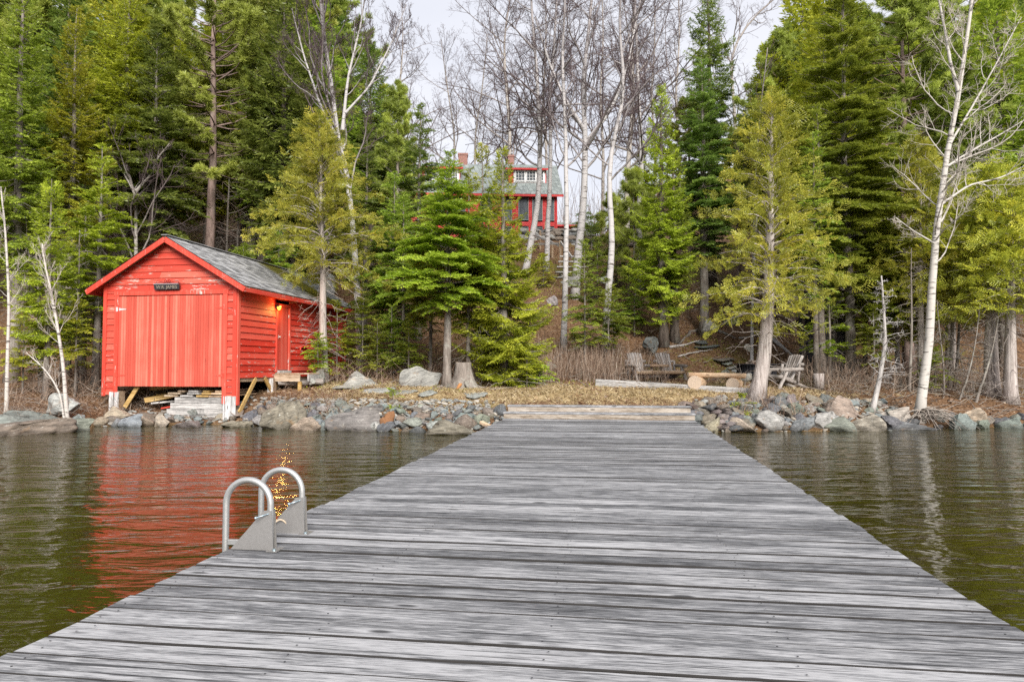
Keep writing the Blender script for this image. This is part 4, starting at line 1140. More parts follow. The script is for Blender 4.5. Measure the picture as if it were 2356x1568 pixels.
big(720, 876, 15, 12, 22.0, 'pale grey', 'small white stone on the bank below the landing', mesh=0)
big(1497, 790, 38, 30, 27.5, 'dark grey', 'mossy dark boulder in the brush behind the log chairs', mesh=3)
big(1268, 840, 30, 18, 25.5, 'pale grey', 'pale stone at the foot of the birch beside the yellow green spruce', mesh=1)
big(1270, 690, 26, 18, 30.0, 'pale grey', 'pale stone on the slope beside the nearest birch', mesh=2)
big(1632, 748, 36, 22, 29.5, 'pale grey', 'pale stone between the roots on the bare slope', mesh=0)
big(1683, 735, 32, 18, 30.0, 'greenish grey', 'greenish stone behind the rooted spruce trunk', mesh=4)
big(1772, 752, 30, 20, 29.0, 'greenish grey', 'rough stone at the foot of the thin pale birch on the bare slope', mesh=1)
big(1720, 798, 18, 14, 26.0, 'pale grey', 'small round stone on the bare slope above the fire pit', mesh=3)
big(1667, 857, 22, 16, 24.0, 'greenish grey', 'round stone at the foot of the stone steps behind the log bench', mesh=2)
big(740, 660, 56, 64, 33.0, 'pale grey', 'pale boulder on the hillside behind the boathouse roof', mesh=3)
big(1395, 640, 30, 16, 32.0, 'pale grey', 'pale outcrop stone on the slope below the wooden stairs', mesh=4)
big(1310, 648, 40, 18, 33.0, 'greenish grey', 'grey outcrop stone below the stair post', mesh=2)
big(1440, 560, 40, 18, 38.0, 'brown', 'brown outcrop on the upper slope right of the birches', mesh=1)
# the rusty orange slab and cut board caught between the shore rocks
o = rock_at(SLABS[1], P(889, 970, 17.75), (0.22, 0.16, 0.34), 0.2, 'tan', 'orange rusty pointed stump like rock standing in the waterline rocks', None, (0.1, 0.0), 'orange_rock')
o.data = o.data.copy(); o.data.materials.clear(); o.data.materials.append(M['rust_rock'])

def zone_word(x, s):
    if x < -7.4: a = 'under the boathouse front'
    elif x < -5.2: a = 'right of the boathouse post'
    elif x < -3.0: a = 'midway between boathouse and dock'
    elif x < 2: a = 'close left of the dock'
    elif x < 6.6: a = 'close right of the dock'
    elif x < 9: a = 'below the leaning cedar'
    else: a = 'by the leaning aspen'
    b = 'at the waterline' if s < 0.3 else ('in the middle of the bank' if s < 0.85 else 'on top of the bank')
    return b + ' ' + a
placed = [(-3.6, 18.3, 0.5), (-5.9, 18.6, 0.45), (8.8, 18.8, 0.5), (7.9, 18.2, 0.35), (9.2, 18.2, 0.4)]
ROOT_XS = []
def scatter(n, xr, sr, rmin, rmax, cols, seed, overlap=0.72):
    rng = random.Random(seed); made = 0; tries = 0
    while made < n and tries < n * 60:
        tries += 1
        x = rng.uniform(*xr); s = sr[0] + (sr[1] - sr[0]) * rng.random() ** 1.1
        f = 1 - (made / n)
        r = lerp(rmin, rmax, f ** 1.6) * rng.uniform(0.85, 1.15)
        if s > 0.7: r *= 0.72
        y = float(shore(x)) + s
        dl = x - (-2.54 + 0.1435 * y)
        if y < 17.3 and -r * 0.7 < dl < DW + r * 0.7: continue
        if any((x - a) ** 2 + (y - b) ** 2 < ((r + c) * overlap) ** 2 for a, b, c in placed): continue
        placed.append((x, y, r)); made += 1
        col = rng.choice(cols)
        size = 'big' if r > 0.22 else ('middling' if r > 0.13 else 'small')
        fl = rng.uniform(0.55, 0.85)
        rock_at(rng.choice(ROCKS), (x, y, max(G(x, y), -0.12) + r * fl * 0.35), (r * rng.uniform(0.95, 1.35), r * rng.uniform(0.8, 1.1), r * fl), rng.uniform(0, 6.28), col,
                f'{size} {col} rock {zone_word(x, s)}', 'rocks along the shore', (rng.uniform(-.4, .4), rng.uniform(-.4, .4)))
scatter(165, (-7.4, -0.3), (-0.15, 1.25), 0.08, 0.25, ['blue grey', 'blue grey', 'pale grey', 'dark grey', 'brown', 'greenish grey'], 5)
scatter(26, (-11.4, -7.6), (-0.1, 0.6), 0.09, 0.22, ['blue grey', 'pale grey', 'tan', 'brown'], 6)
scatter(86, (4.6, 10.6), (-0.1, 1.7), 0.11, 0.34, ['pale grey', 'greenish grey', 'blue grey', 'brown', 'tan', 'dark grey'], 7)
scatter(10, (11.2, 15), (-0.1, 0.5), 0.10, 0.24, ['greenish grey', 'brown', 'dark grey'], 8)
# flat dark slabs laid up beside the steps
rng = random.Random(9)
for k, (z, xa, n) in enumerate(((0.10, 4.62, 5), (0.22, 4.55, 5), (0.34, 4.65, 4), (0.46, 4.6, 4), (0.58, 4.75, 3))):
    for i in range(n):
        x = xa + i * 0.33 + rng.uniform(-.05, .05); y = float(shore(x)) + 0.02 + 0.16 * k + rng.uniform(-.05, .05)
        col = ('dark grey', 'brown', 'mauve')[rng.randrange(3)]
        rock_at(rng.choice(SLABS), (x, y, z), (rng.uniform(.19, .30), rng.uniform(.2, .3), rng.uniform(.085, .12)), rng.uniform(-.4, .4), col,
                f'flat {col} slab in the {("lowest", "second", "middle", "fourth", "top")[k]} course of the dry stacked bank beside the steps', 'flat slabs stacked beside the dock steps', (rng.uniform(-.08, .08), rng.uniform(-.1, .1)), 'stone_slab', 'stone')
# flagstones
def flag(px, py, wpx, hpx, label, d0=18.0, group=None, col='pale grey', lift=0.02):
    p = hit(px, py, d0); w = wpx * p[1] / FPX / 2
    dep = max(0.14, hpx * p[1] / max(8.0, abs(py - 845.0) + 25) * 0.5 * 1.0)
    rock_at(SLABS[random.randrange(5)], (p[0], p[1], p[2] + lift), (w * 1.1, min(0.5, dep) * 1.0, 0.055), random.uniform(-.3, .3), col, label, group, (0.12, 0.0), 'flagstone', 'flagstone')
FG = 'flagstones of the path to the boathouse'
flag(810, 893, 70, 12, 'long flagstone nearest the boathouse landing', group=FG)
flag(870, 900, 66, 10, 'pale flagstone below the low pale boulder', group=FG)
flag(925, 905, 60, 9, 'flagstone below the big layered boulder', group=FG)
flag(985, 906, 40, 8, 'small flagstone below the pale fir trunk', group=FG)
flag(1095, 912, 52, 8, 'grey flagstone in the straw nearest the steps', group=FG)
SG = 'stone steps up the bare slope'
flag(1624, 799, 62, 16, 'wide dark stone step highest on the bare slope', 22, SG, 'dark grey')
flag(1612, 788, 28, 8, 'narrow stone step just above the wide dark one', 22, SG, 'dark grey')
flag(1665, 828, 54, 14, 'broad grey stone step in the middle of the bare slope', 22, SG, 'brown')
flag(1672, 838, 30, 8, 'narrow stone step under the broad grey one', 22, SG, 'pale grey')
flag(1681, 846, 30, 7, 'second narrow stone step under the broad grey one', 22, SG, 'pale grey')
flag(1690, 853, 26, 6, 'lowest stone step beside the fire pit', 22, SG, 'pale grey')

# dry stone wall below the house
rw = empty('stone_wall', 'dry stone retaining wall of dark slabs below the red house', 'wall', (0, 0, 0))
rng = random.Random(4)
for k in range(5):
    for i in range(9):
        p = P(1210 + i * 19 + rng.uniform(-6, 6), 565 - k * 8.5, 45.2 + 0.1 * k)
        o = bpy.data.objects.new('stone', rng.choice(SLABS)); COL.objects.link(o); o.parent = rw
        o.location = tuple(p); o.scale = (rng.uniform(.28, .48), .4, rng.uniform(.13, .22)); o.rotation_euler = (rng.uniform(-.1, .1), rng.uniform(-.15, .15), rng.uniform(-.4, .4))
        c = rng.choice(['brown', 'dark grey', 'pale grey']); o.color = (*RC[c], 1)

# ------------------------------------------------------------------ log furniture
def log_chair(root, seats, wmat):
    rng = random.Random(seats * 7 + 1)
    half = 0.36 if seats == 1 else 0.92
    cs = [0.0] if seats == 1 else [-0.56, 0.56]
    def log(name, a, b, r, r2=None, parent=root, mat='log_wood'):
        a = np.array(a, float); b = np.array(b, float)
        c = (a + b) / 2; t = b - a; L = np.linalg.norm(t); t /= L
        up = np.array([0, 0, 1.0]) if abs(t[2]) < .95 else np.array([1.0, 0, 0])
        y = np.cross(up, t); y /= np.linalg.norm(y); z = np.cross(t, y)
        m = MB(); K = 7; xs = np.linspace(-L / 2, L / 2, K); rr = np.linspace(r, r2 or r, K) * np.array([rng.uniform(.94, 1.05) for _ in range(K)]); rr[0] *= .9; rr[-1] *= .9
        m.tube(np.stack([xs, np.array([rng.uniform(-.006, .006) for _ in range(K)]), np.zeros(K)], 1), rr, 10, tint=rng.random())
        o = m.build(name, M[mat], parent, smooth=True)
        o.matrix_local = Matrix.Translation(Vector(c)) @ Matrix([list(q) for q in np.stack([t, y, z], 1)]).to_4x4()
        return o
    for s in (-1, 1):
        log('leg', (s * half, -0.16, 0.56), (s * (half + .02), -0.52, 0.0), 0.055)
        log('leg', (s * (half - .10), -0.38, 0.40), (s * (half - .12), 0.80, 0.0), 0.055)
        log('arm', (s * (half + .03), -0.46, 0.59), (s * (half + .03), 0.42, 0.62), 0.06)
        log('arm_post', (s * (half - .02), 0.28, 0.20), (s * half, 0.33, 0.78), 0.045)
    log('front_rail', (-half, -0.34, 0.37), (half, -0.34, 0.37), 0.065, mat='trim_wood' if seats > 1 else 'log_wood')
    log('rear_rail', (-half, 0.16, 0.22), (half, 0.16, 0.22), 0.05)
    for c in cs:
        for i in range(6):
            y = -0.30 + i * 0.085
            log('seat_slat', (c - .30, y, .415 - .025 * i), (c + .30, y, .415 - .025 * i), 0.036)
        log('back_rail', (c - .40, 0.44, 0.76), (c + .40, 0.44, 0.76), 0.055)
        for i in range(6):
            f = (i - 2.5) / 2.5
            log('back_slat', (c + f * .17, 0.14, 0.24), (c + f * .25, 0.56, 1.06 - .035 * f * f), 0.044, 0.050)
    if seats > 1:
        for i in range(4): log('table_slat', (-.36, -.28 + i * .13, .60), (.36, -.28 + i * .13, .60), .05, mat='trim_wood' if i == 0 else 'log_wood')
        for x in (-.2, .2): log('table_post', (x, -.10, .34), (x, -.10, .56), .045)
p = onground(1508, 24.3)
ch = empty('log_double_chair', 'weathered grey two seat log chair with fan slat backs and a table between', 'chair', p + np.array([0, 0, -0.02]), R(17))
log_chair(ch, 2, None)
p = onground(1800, 21.6)
c1 = empty('log_armchair', 'weathered log armchair facing the fire pit beside two dark trunks', 'chair', p + np.array([0, 0, -0.03]), R(-68))
log_chair(c1, 1, None)

def xlog(name, a, b, r, mat, root=None, sides=14, taper=1.0, tint=0.4, half=False, endmat=None, jit=.03):
    a = np.array(a, float); b = np.array(b, float); c = (a + b) / 2; t = b - a; L = np.linalg.norm(t); t /= L
    y = np.cross((0, 0, 1.0), t); y /= np.linalg.norm(y); z = np.cross(t, y)
    K = 10; xs = np.linspace(-L / 2, L / 2, K)
    m = MB(); v, q = tubes(np.stack([xs, 0 * xs, 0 * xs], 1)[None], (np.linspace(r, r * taper, K))[None], sides, jit, int(abs(a[0]) * 100))
    if half: v[:, 2] = np.minimum(v[:, 2], r * 0.12)
    m.add(v, q, tint=tint)
    for k in (0, K - 1):
        ring = v[k * sides:(k + 1) * sides]
        m.add(np.concatenate([ring, ring.mean(0)[None]]), None, [[i, (i + 1) % sides, sides] for i in range(sides)], tint=tint, mi=1)
    o = m.build(name, [M[mat], M[endmat or 'log_end']], root, smooth=False)
    mw = Matrix.Translation(Vector(c)) @ Matrix([list(w) for w in np.stack([t, y, z], 1)]).to_4x4()
    if root is not None:
        o.matrix_local = Matrix.Translation(-Vector(root.location)) @ mw
    else: o.matrix_world = mw
    return o
bd = 20.9
b0 = onground(1648, bd)
lb = empty('log_bench', 'pale half log bench on two log rounds behind the timber edging', 'bench', b0)
for px, r in ((1601, .205), (1687, .19)):
    q = onground(px, bd); q[2] = min(q[2], G(q[0], bd)) + r * .92
    xlog('log_support', q + np.array([-.12, -.27, 0]), q + np.array([.20, .33, .0]), r, 'peeled_log', lb, 18, .97)
a = P(1584, 857.5, bd); b = P(1713, 868, bd)
zt = G(b0[0], bd) + .42
xlog('seat', (a[0], bd + .05, zt + .08), (b[0], bd - .08, zt + .05), .13, 'peeled_log', lb, 16, 1.05, half=True, tint=.8)
# timber edging
a = hit(1372, 886); b = hit(1722, 908)
A = np.array([a[0], 22.4, G(a[0], 22.4) + .08]); B = np.array([b[0] + .12, 19.9, G(b[0], 19.9) + .06])
t_ = B - A; L = np.linalg.norm(t_); m = MB(); m.box((0, 0, 0), (L, .24, .25), tint=.45)
o = m.build('edging_timber', M['grey_timber'], None, bevel=.02); o.location = tuple((A + B) / 2); o.rotation_euler = Vector(t_).to_track_quat('X', 'Z').to_euler()
tag(o, 'long squared grey timber edging the lawn in front of the log chairs', 'timber')
for k, (px, py, ex, lab) in enumerate(((1352, 868, 1402, 'thin bleached stick lying at the left end of the edging timber'), (1385, 872, 1440, 'short bleached stick lying on the edging timber end'))):
    a = hit(px, py - 2); b = hit(ex, py + 2); m = MB(); m.tube([a + [0, 0, .08], (a + b) / 2 + [0, .1, .13], b + [0, 0, .12]], [.03, .028, .012], 7); tag(m.build('bleached_stick', M['dead_wood'], None, smooth=True), lab, 'stick')
# fire pit
fp = onground(1740, 23.6)
f = empty('fire_pit', 'black iron fire ring with a wide rim behind the leaning cedar trunk', 'fire pit', fp)
rr = .62; zb, zt = .10, .52
m = MB(); n = 36
def ring(profile, n=36):
    v = []; 
    for (r_, z_) in profile:
        for i in range(n): v.append([r_ * math.cos(i * 2 * math.pi / n), r_ * math.sin(i * 2 * math.pi / n), z_])
    q = [[k * n + i, k * n + (i + 1) % n, (k + 1) * n + (i + 1) % n, (k + 1) * n + i] for k in range(len(profile) - 1) for i in range(n)]
    return v, q
m.add(*ring([(.60, .06), (.62, zt), (.84, zt + .005), (.84, zt + .03), (.60, zt + .03), (.57, .06)])); m.build('rim', M['iron'], f)
m = MB()
for i in range(40):
    a = i * 2 * math.pi / 40; m.box((.63 * math.cos(a), .63 * math.sin(a), .29), (.025, .05, .42), rot=[[math.cos(a), -math.sin(a), 0], [math.sin(a), math.cos(a), 0], [0, 0, 1]])
m.build('ribs', M['iron'], f)
m = MB(); v, q = ring([(.58, zt - .05), (.3, zt + .02), (.02, zt + .06)]); m.add(v, q); m.build('ash_bed', M['ash'], f)
for k in range(5):
    a = k * 1.3; m = MB(); m.tube([(.35 * math.cos(a), .35 * math.sin(a), zt + .04), (-.25 * math.cos(a + .5), -.25 * math.sin(a + .5), zt + .12)], [.05, .04], 8, tint=k / 5); m.build('charred_stick', M['bark_dark'], f)
for k, (dx, dy, r, c) in enumerate(((-.95, -.35, .20, 'greenish grey'), (-.62, -.72, .22, 'pale grey'), (.62, -.70, .2, 'greenish grey'), (.95, -.3, .19, 'brown'), (-.15, -.92, .2, 'brown'), (-1.08, .1, .17, 'tan'), (1.05, .2, .2, 'pale grey'))):
    rock_at(ROCKS[k], (fp[0] + dx, fp[1] + dy, G(fp[0] + dx, fp[1] + dy) + .1), (r, r, r * .9), k, c, f'{c} stone in the ring around the black fire pit, ' + ('at its left end', 'at its front left', 'at its front right', 'right of it', 'at its front', 'far left of it', 'behind its right side')[k], 'stones around the fire pit')

# stumps
def stump(px, py, d, r, h, name, label, mat, root_n=7):
    p = hit(px, py, d); s = empty(name, label, 'stump', p)
    rg = np.random.default_rng(int(px)); n = 22; prof = [(1.75, -.08), (1.45, .05), (1.2, .16 * h / .5), (1.06, .5 * h), (1.0, .8 * h), (.97, h), (.95, h + .004)]
    v = []
    ph = rg.uniform(0, 6.28, 3)
    for k, (q_, z_) in enumerate(prof):
        for i in range(n):
            a = i * 2 * math.pi / n; fl = 1 + max(0, (1.4 - z_ / h) * .16) * (math.sin(3 * a + ph[0]) + math.sin(5 * a + ph[1])) * (1 if k < 4 else .25)
            v.append([r * q_ * fl * math.cos(a), r * q_ * fl * math.sin(a), z_ + (rg.uniform(-.015, .015) if k > 4 else 0)])
    q = [[k * n + i, k * n + (i + 1) % n, (k + 1) * n + (i + 1) % n, (k + 1) * n + i] for k in range(len(prof) - 1) for i in range(n)]
    m = MB(); m.add(v, q); m.build('trunk', M[mat], s, smooth=True)
    top = np.array(v[-n:]); m = MB(); m.add(np.concatenate([top, top.mean(0)[None]]), None, [[i, (i + 1) % n, n] for i in range(n)]); m.build('cut_top', M['log_end'], s)
    for k in range(root_n):
        a = k * 2 * math.pi / root_n + rg.uniform(-.3, .3)
        if math.sin(a) > .5: continue
        L = rg.uniform(.35, .9); xs = np.linspace(0, 1, 6)
        pts = np.stack([math.cos(a) * (r * .9 + L * xs), math.sin(a) * (r * .9 + L * xs), .15 * h * (1 - xs) ** 2 + .03 - .08 * xs + rg.uniform(-.02, .02, 6)], 1)
        m = MB(); m.tube(pts, np.linspace(.075, .02, 6), 7); m.build('root', M['stump_orange'] if k % 2 else M[mat], s, smooth=True)
stump(1066, 890, 17, .25, .74, 'tree_stump', 'tall grey sawn stump with flared orange roots beside the fir', 'bark_grey')
stump(924, 858, 17, .13, .22, 'tree_stump', 'small pale split stump behind the layered boulder', 'dead_wood', 3)
p = onground(1873, 21.8)
st = empty('standing_log', 'short upright log round with pale lichen bark at the foot of a dark trunk', 'log', p + np.array([0.02, -.25, 0]))
m = MB(); m.tube([(0, 0, -.05), (0, 0, .2), (0, 0, .42)], .155, 14, jit=.03); m.build('bark', M['bark_cedar'], st, smooth=True)
# grey log in front of landing, cut board among the rocks, sticks
a = hit(640, 885); b = hit(742, 882)
o = xlog('grey_log', P(640, 879, 22.0), P(744, 877, 22.4), .10, 'log_wood', None); tag(o, 'short dark grey log lying along the front of the landing', 'log')
a = P(1107, 971, 17.25); b = P(1131, 983, 16.95)
m = MB(); m.beam((0, 0, 0), b - a, .11, .07, tint=.8); o = m.build('cut_board', M['peeled_log'], None, bevel=.004); o.location = tuple(a); tag(o, 'fresh orange cut board end lying on the rocks beside the dock', 'board')

# wooden stair on the hill below the house
def stair():
    p = hit(1306, 640, 25); root = empty('hill_stair', 'weathered wooden stair with post rails on the hillside below the house', 'stairs', p)
    def L(px, py, d): return np.array(P(px, py, d)) - p
    d0 = p[1]
    m = None
    for i in range(6):
        m = MB(); q = L(1308 + i * 3, 650 - i * 12, d0 - .6 + i * .32); m.box(q, (1.7, .30, .06), tint=i / 6); m.build('tread', M['grey_timber'], root)
    for (px, py0, py1, dd) in ((1271, 608, 560, 3.6), (1289, 625, 553, 2.0), (1288, 660, 625, .3), (1227, 580, 535, 5.0), (1243, 575, 530, 5.0), (1343, 600, 560, 3.2)):
        a, b = L(px, py0, d0 + dd), L(px, py1, d0 + dd); m = MB(); m.beam(a - [0, 0, .3], b, .11, .11, up=(0, 1, 0), tint=.3); m.build('post', M['old_lumber'], root)
    for (x0, y0, dd0, x1, y1, dd1) in ((1289, 556, 2.0, 1316, 592, .2), (1288, 630, .3, 1310, 655, -.8), (1210, 562, 5.0, 1290, 560, 2.0), (1227, 540, 5.0, 1289, 566, 2.0), (1230, 535, 5, 1246, 548, 4.4)):
        m = MB(); m.beam(L(x0, y0, d0 + dd0), L(x1, y1, d0 + dd1), .06, .12, tint=.7); m.build('rail', M['grey_timber'], root)
stair()
# low lean-to among the trunks
def leanto():
    p = onground(1915, 27.0); p[2] -= .1
    root = empty('lean_to', 'dark open lean-to with a pale edged roof among the trunks right of the fire pit', 'shed', p, R(-10))
    ztop = P(1915, 704, 27.0)[2] - p[2]
    m = MB(); m.beam((-1.0, 0, ztop - .25), (.35, 0, ztop), 2.4, .16, up=(0, 0, 1), tint=.2); m.beam((.35, 0, ztop), (1.0, 0, ztop - .12), 2.4, .14, tint=.2); m.build('roof', M['bark_dark'], root)
    m = MB(); m.beam((-1.05, -1.21, ztop - .17), (.35, -1.21, ztop + .10), .05, .04); m.beam((.35, -1.21, ztop + .10), (1.05, -1.21, ztop - .03), .05, .04); m.build('roof_edge', M['white_paint'], root)
    for x in (-.8, .85):
        for y in (-1.1, 1.1): m = MB(); m.beam((x, y, -.4), (x, y, ztop - .25), .12, .12, up=(0, 1, 0)); m.build('post', M['bark_dark'], root)
    m = MB(); m.box((0, 1.15, ztop / 2 - .2), (1.9, .06, ztop - .2)); m.build('rear_wall', M['iron'], root)
    for i in range(5):
        m = MB(); m.box((0, -.9, .1 + i * .17), (1.6, .2, .15), tint=i / 5); m.build('wall_log', M['log_wood'], root)
leanto()
# ------------------------------------------------------------------ trees
def rot_to(d, roll=None):
    """rotation whose x axis is d and whose z axis is as upright as it can be"""
    d = d / np.linalg.norm(d)
    up = np.array([0, 0, 1.0]) if abs(d[2]) < .97 else np.array([1.0, 0, 0])
    y = np.cross(up, d); y /= np.linalg.norm(y); z = np.cross(d, y)
    Rm = np.stack([d, y, z], 1)
    if roll:
        c, s = math.cos(roll), math.sin(roll); Rm = Rm @ np.array([[1, 0, 0], [0, c, -s], [0, s, c]])
    return Rm

def norm(a): return a / (np.linalg.norm(a, axis=-1, keepdims=True) + 1e-9)

class Cards:
    """leaf sized quads: start, direction, side, length, width, tint"""
    def __init__(s): s.a = []
    def add(s, p, d, sd, l, w, t): s.a.append((p, d, sd, l, w, t))
    def cat(s): return [np.concatenate([np.atleast_1d(x[i]) for x in s.a]) for i in range(6)]
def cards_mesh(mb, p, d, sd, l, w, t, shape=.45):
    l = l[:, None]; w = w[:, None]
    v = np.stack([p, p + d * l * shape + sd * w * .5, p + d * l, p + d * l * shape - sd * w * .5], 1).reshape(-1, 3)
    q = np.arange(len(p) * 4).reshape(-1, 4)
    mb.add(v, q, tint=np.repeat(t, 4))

# --- branch templates: needle sprays along a stem that starts at 0 and runs along x
def spray(L, rng, kind, fine):
    """kind fir: flat frond; spruce: frond with hanging side twigs"""
    P_, D_, S_, L_, W_, T_ = [], [], [], [], [], []
    def along(p0, d, ln, tt, plane):
        step = fine * 1.15
        n = max(2, int(ln / step))
        d = d / np.linalg.norm(d)
        side = np.cross(plane, d); side /= np.linalg.norm(side)
        for sgn in (-1, 1):
            s = (np.arange(n) + rng.uniform(0, 1, n)) / n * ln
            p = p0 + np.outer(s, d)
            ang = rng.uniform(.45, .85, n) * sgn
            dd = np.outer(np.cos(ang), d) + np.outer(np.sin(ang), side) + rng.normal(0, .22, (n, 3)) + np.array([0, 0, .10])
            dd = norm(dd)
            sd = norm(np.cross(np.tile(plane, (n, 1)) + rng.normal(0, .55, (n, 3)), dd))
            P_.append(p); D_.append(dd); S_.append(sd)
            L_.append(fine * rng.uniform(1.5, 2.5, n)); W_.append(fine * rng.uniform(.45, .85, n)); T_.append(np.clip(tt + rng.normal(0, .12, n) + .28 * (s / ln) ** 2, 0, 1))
        P_.append((p0 + d * ln * .85)[None]); D_.append(d[None]); S_.append(side[None]); L_.append(np.array([fine * 2.6])); W_.append(np.array([fine * .8])); T_.append(np.array([min(1, tt + .3)]))
    sag = .10 if kind == 'fir' else -.16
    def axis(t): return np.array([L * t, L * rng.normal(0, .004), L * (sag * math.sin(math.pi * t * .9) * (1 if kind == 'fir' else 1) + (0.10 * t * t if kind == 'spruce' else -.04 * t * t))])
    nt = max(4, int(L / (fine * (2.0 if kind == 'fir' else 2.3))))
    up = np.array([0, 0, 1.0])
    base_t = .12 if L < .8 else .2
    for t in np.linspace(base_t, .97, nt):
        p = axis(t); tang = axis(min(1, t + .03)) - axis(t - .03); tang /= np.linalg.norm(tang)
        for sgn in (-1, 1):
            ln = L * ((1 - t) * .50 + .05) * rng.uniform(.65, 1.15) * min(1, .45 + t * 2.2)
            if ln < fine * 1.2: ln = fine * 1.2
            a = rng.uniform(.75, 1.05)
            d = math.cos(a) * tang + math.sin(a) * sgn * np.array([0, 1, 0]) + np.array([0, 0, rng.normal(.0, .08) - (.05 if kind == 'fir' else .30)])
            tt = rng.uniform(.18, .55)
            pl = up + rng.normal(0, .22, 3); pl /= np.linalg.norm(pl)
            along(p, d, ln, tt, pl)
            if ln > fine * 5:
                d /= np.linalg.norm(d)
                for u in np.arange(.3, .9, fine * 2.6 / ln):
                    for g in (-1, 1):
                        b = rng.uniform(.6, .95)
                        sd = np.cross(pl, d)
                        d2 = math.cos(b) * d + math.sin(b) * g * sd + np.array([0, 0, rng.normal(0, .1) - (.0 if kind == 'fir' else .22)])
                        along(p + d * ln * u, d2, ln * (1 - u) * .55 * rng.uniform(.7, 1.1), tt + rng.normal(0, .06), pl)
    along(axis(.75), axis(1.0) - axis(.75), L * .25, .5, up)
    tpl = [np.concatenate(x) for x in (P_, D_, S_, L_, W_, T_)]
    ax = np.array([axis(t) for t in np.linspace(0, .95, 5)])
    return tpl + [ax]

def tuft_branch(L, rng, fine):
    """pine: bare crooked limb ending in brushes of long needles"""
    P_, D_, S_, L_, W_, T_ = [], [], [], [], [], []
    wood = []
    def brush(p, d):
        n = 84; tt = rng.uniform(.25, .65)
        r = rng.normal(0, 1, (n, 3)); r = norm(r)
        dd = norm(d * rng.uniform(.15, 1.25, (n, 1)) + r * .85 + np.array([0, 0, .28]))
        P_.append(p + d * rng.uniform(-.12, .10, (n, 1))); D_.append(dd); S_.append(norm(np.cross(dd, rng.normal(0, 1, (n, 3)))))
        L_.append(rng.uniform(.16, .29, n)); W_.append(np.full(n, fine * .33)); T_.append(np.clip(tt + rng.normal(0, .12, n), 0, 1))
    K = 5; ax = np.array([[L * t, L * .08 * math.sin(3 * t + rng.uniform(0, 1)), L * (-.06 * math.sin(math.pi * t) + .12 * t * t)] for t in np.linspace(0, 1, K)])
    nb = max(5, int(L * 4.2))
    for i in range(nb):
        t = rng.uniform(.38, 1.0) if i else 1.0
        k = min(K - 2, int(t * (K - 1))); p = lerp(ax[k], ax[k + 1], t * (K - 1) - k)
        a = rng.choice([-1, 1]) * rng.uniform(.4, 1.2); ln = L * rng.uniform(.08, .30) * (1.25 - t)
        d = np.array([math.cos(a), math.sin(a), rng.uniform(-.05, .5)]); d /= np.linalg.norm(d)
        e = p + d * ln; wood.append((p, e)); brush(e, d)
        if rng.random() < .75: brush(p + d * ln * .55 + rng.normal(0, .07, 3), norm(d + rng.normal(0, .4, 3)))
    return [np.concatenate(x) for x in (P_, D_, S_, L_, W_, T_)] + [ax, wood]

def cedar_branch(L, rng, fine):
    """flat scaly fans hanging and turning every way along an upswept limb"""
    P_, D_, S_, L_, W_, T_ = [], [], [], [], [], []
    ax = np.array([[L * t, L * .05 * math.sin(5 * t), L * (.10 * math.sin(2.6 * t) - .26 * t ** 2.5)] for t in np.linspace(0, 1, 6)])
    def el(p, d, sd, n, ln, tt):
        s = np.linspace(.1, 1, n)[:, None]
        P_.append(p + d * ln * s); D_.append(norm(np.tile(d, (n, 1)) + rng.normal(0, .18, (n, 3)))); S_.append(norm(np.tile(sd, (n, 1)) + rng.normal(0, .35, (n, 3))))
        L_.append(fine * rng.uniform(1.5, 2.3, n)); W_.append(fine * rng.uniform(.6, 1.0, n)); T_.append(np.clip(tt + .30 * s[:, 0] + rng.normal(0, .1, n), 0, 1))
    nf = max(4, int(L * 9))
    for i in range(nf):
        t = rng.uniform(.22, 1.0); k = min(4, int(t * 5)); p = lerp(ax[k], ax[k + 1], t * 5 - k)
        a = rng.choice([-1, 1]) * rng.uniform(.3, 1.3)
        d = np.array([math.cos(a), math.sin(a), rng.uniform(-.75, .35)]); d /= np.linalg.norm(d)
        pl = norm(rng.normal(0, 1, 3) + np.array([0, 0, .6])); sd = norm(np.cross(pl, d))
        ln = rng.uniform(.22, .46); tt = rng.uniform(.1, .5)
        el(p, d, sd, 5, ln, tt)
        for u in (.2, .4, .6, .8):
            for g in (-1, 1):
                d2 = norm(d * .75 + sd * g * .65 + np.array([0, 0, -.12])); el(p + d * ln * u, d2, norm(np.cross(pl, d2)), 4, ln * (1.05 - u) * .6, tt + .05)
    return [np.concatenate(x) for x in (P_, D_, S_, L_, W_, T_)] + [ax]

TPL = {}
def template(kind, L, fine, rng):
    cls = min((.35, .6, 1.0, 1.6, 2.4), key=lambda c: abs(math.log(c / max(L, .1))))
    key = (kind, cls, fine)
    if key not in TPL:
        r = np.random.default_rng(abs(hash((kind, int(cls * 100), int(fine * 1000)))) % 100000 if False else int(cls * 1000 + fine * 77777 + {'fir': 1, 'spruce': 2, 'pine': 3, 'cedar': 4}[kind] * 13))
        TPL[key] = [tuft_branch(cls, r, fine) if kind == 'pine' else (cedar_branch(cls, r, fine) if kind == 'cedar' else spray(cls, r, kind, fine)) for _ in range(3)]
    return TPL[key][rng.integers(3)], L / cls

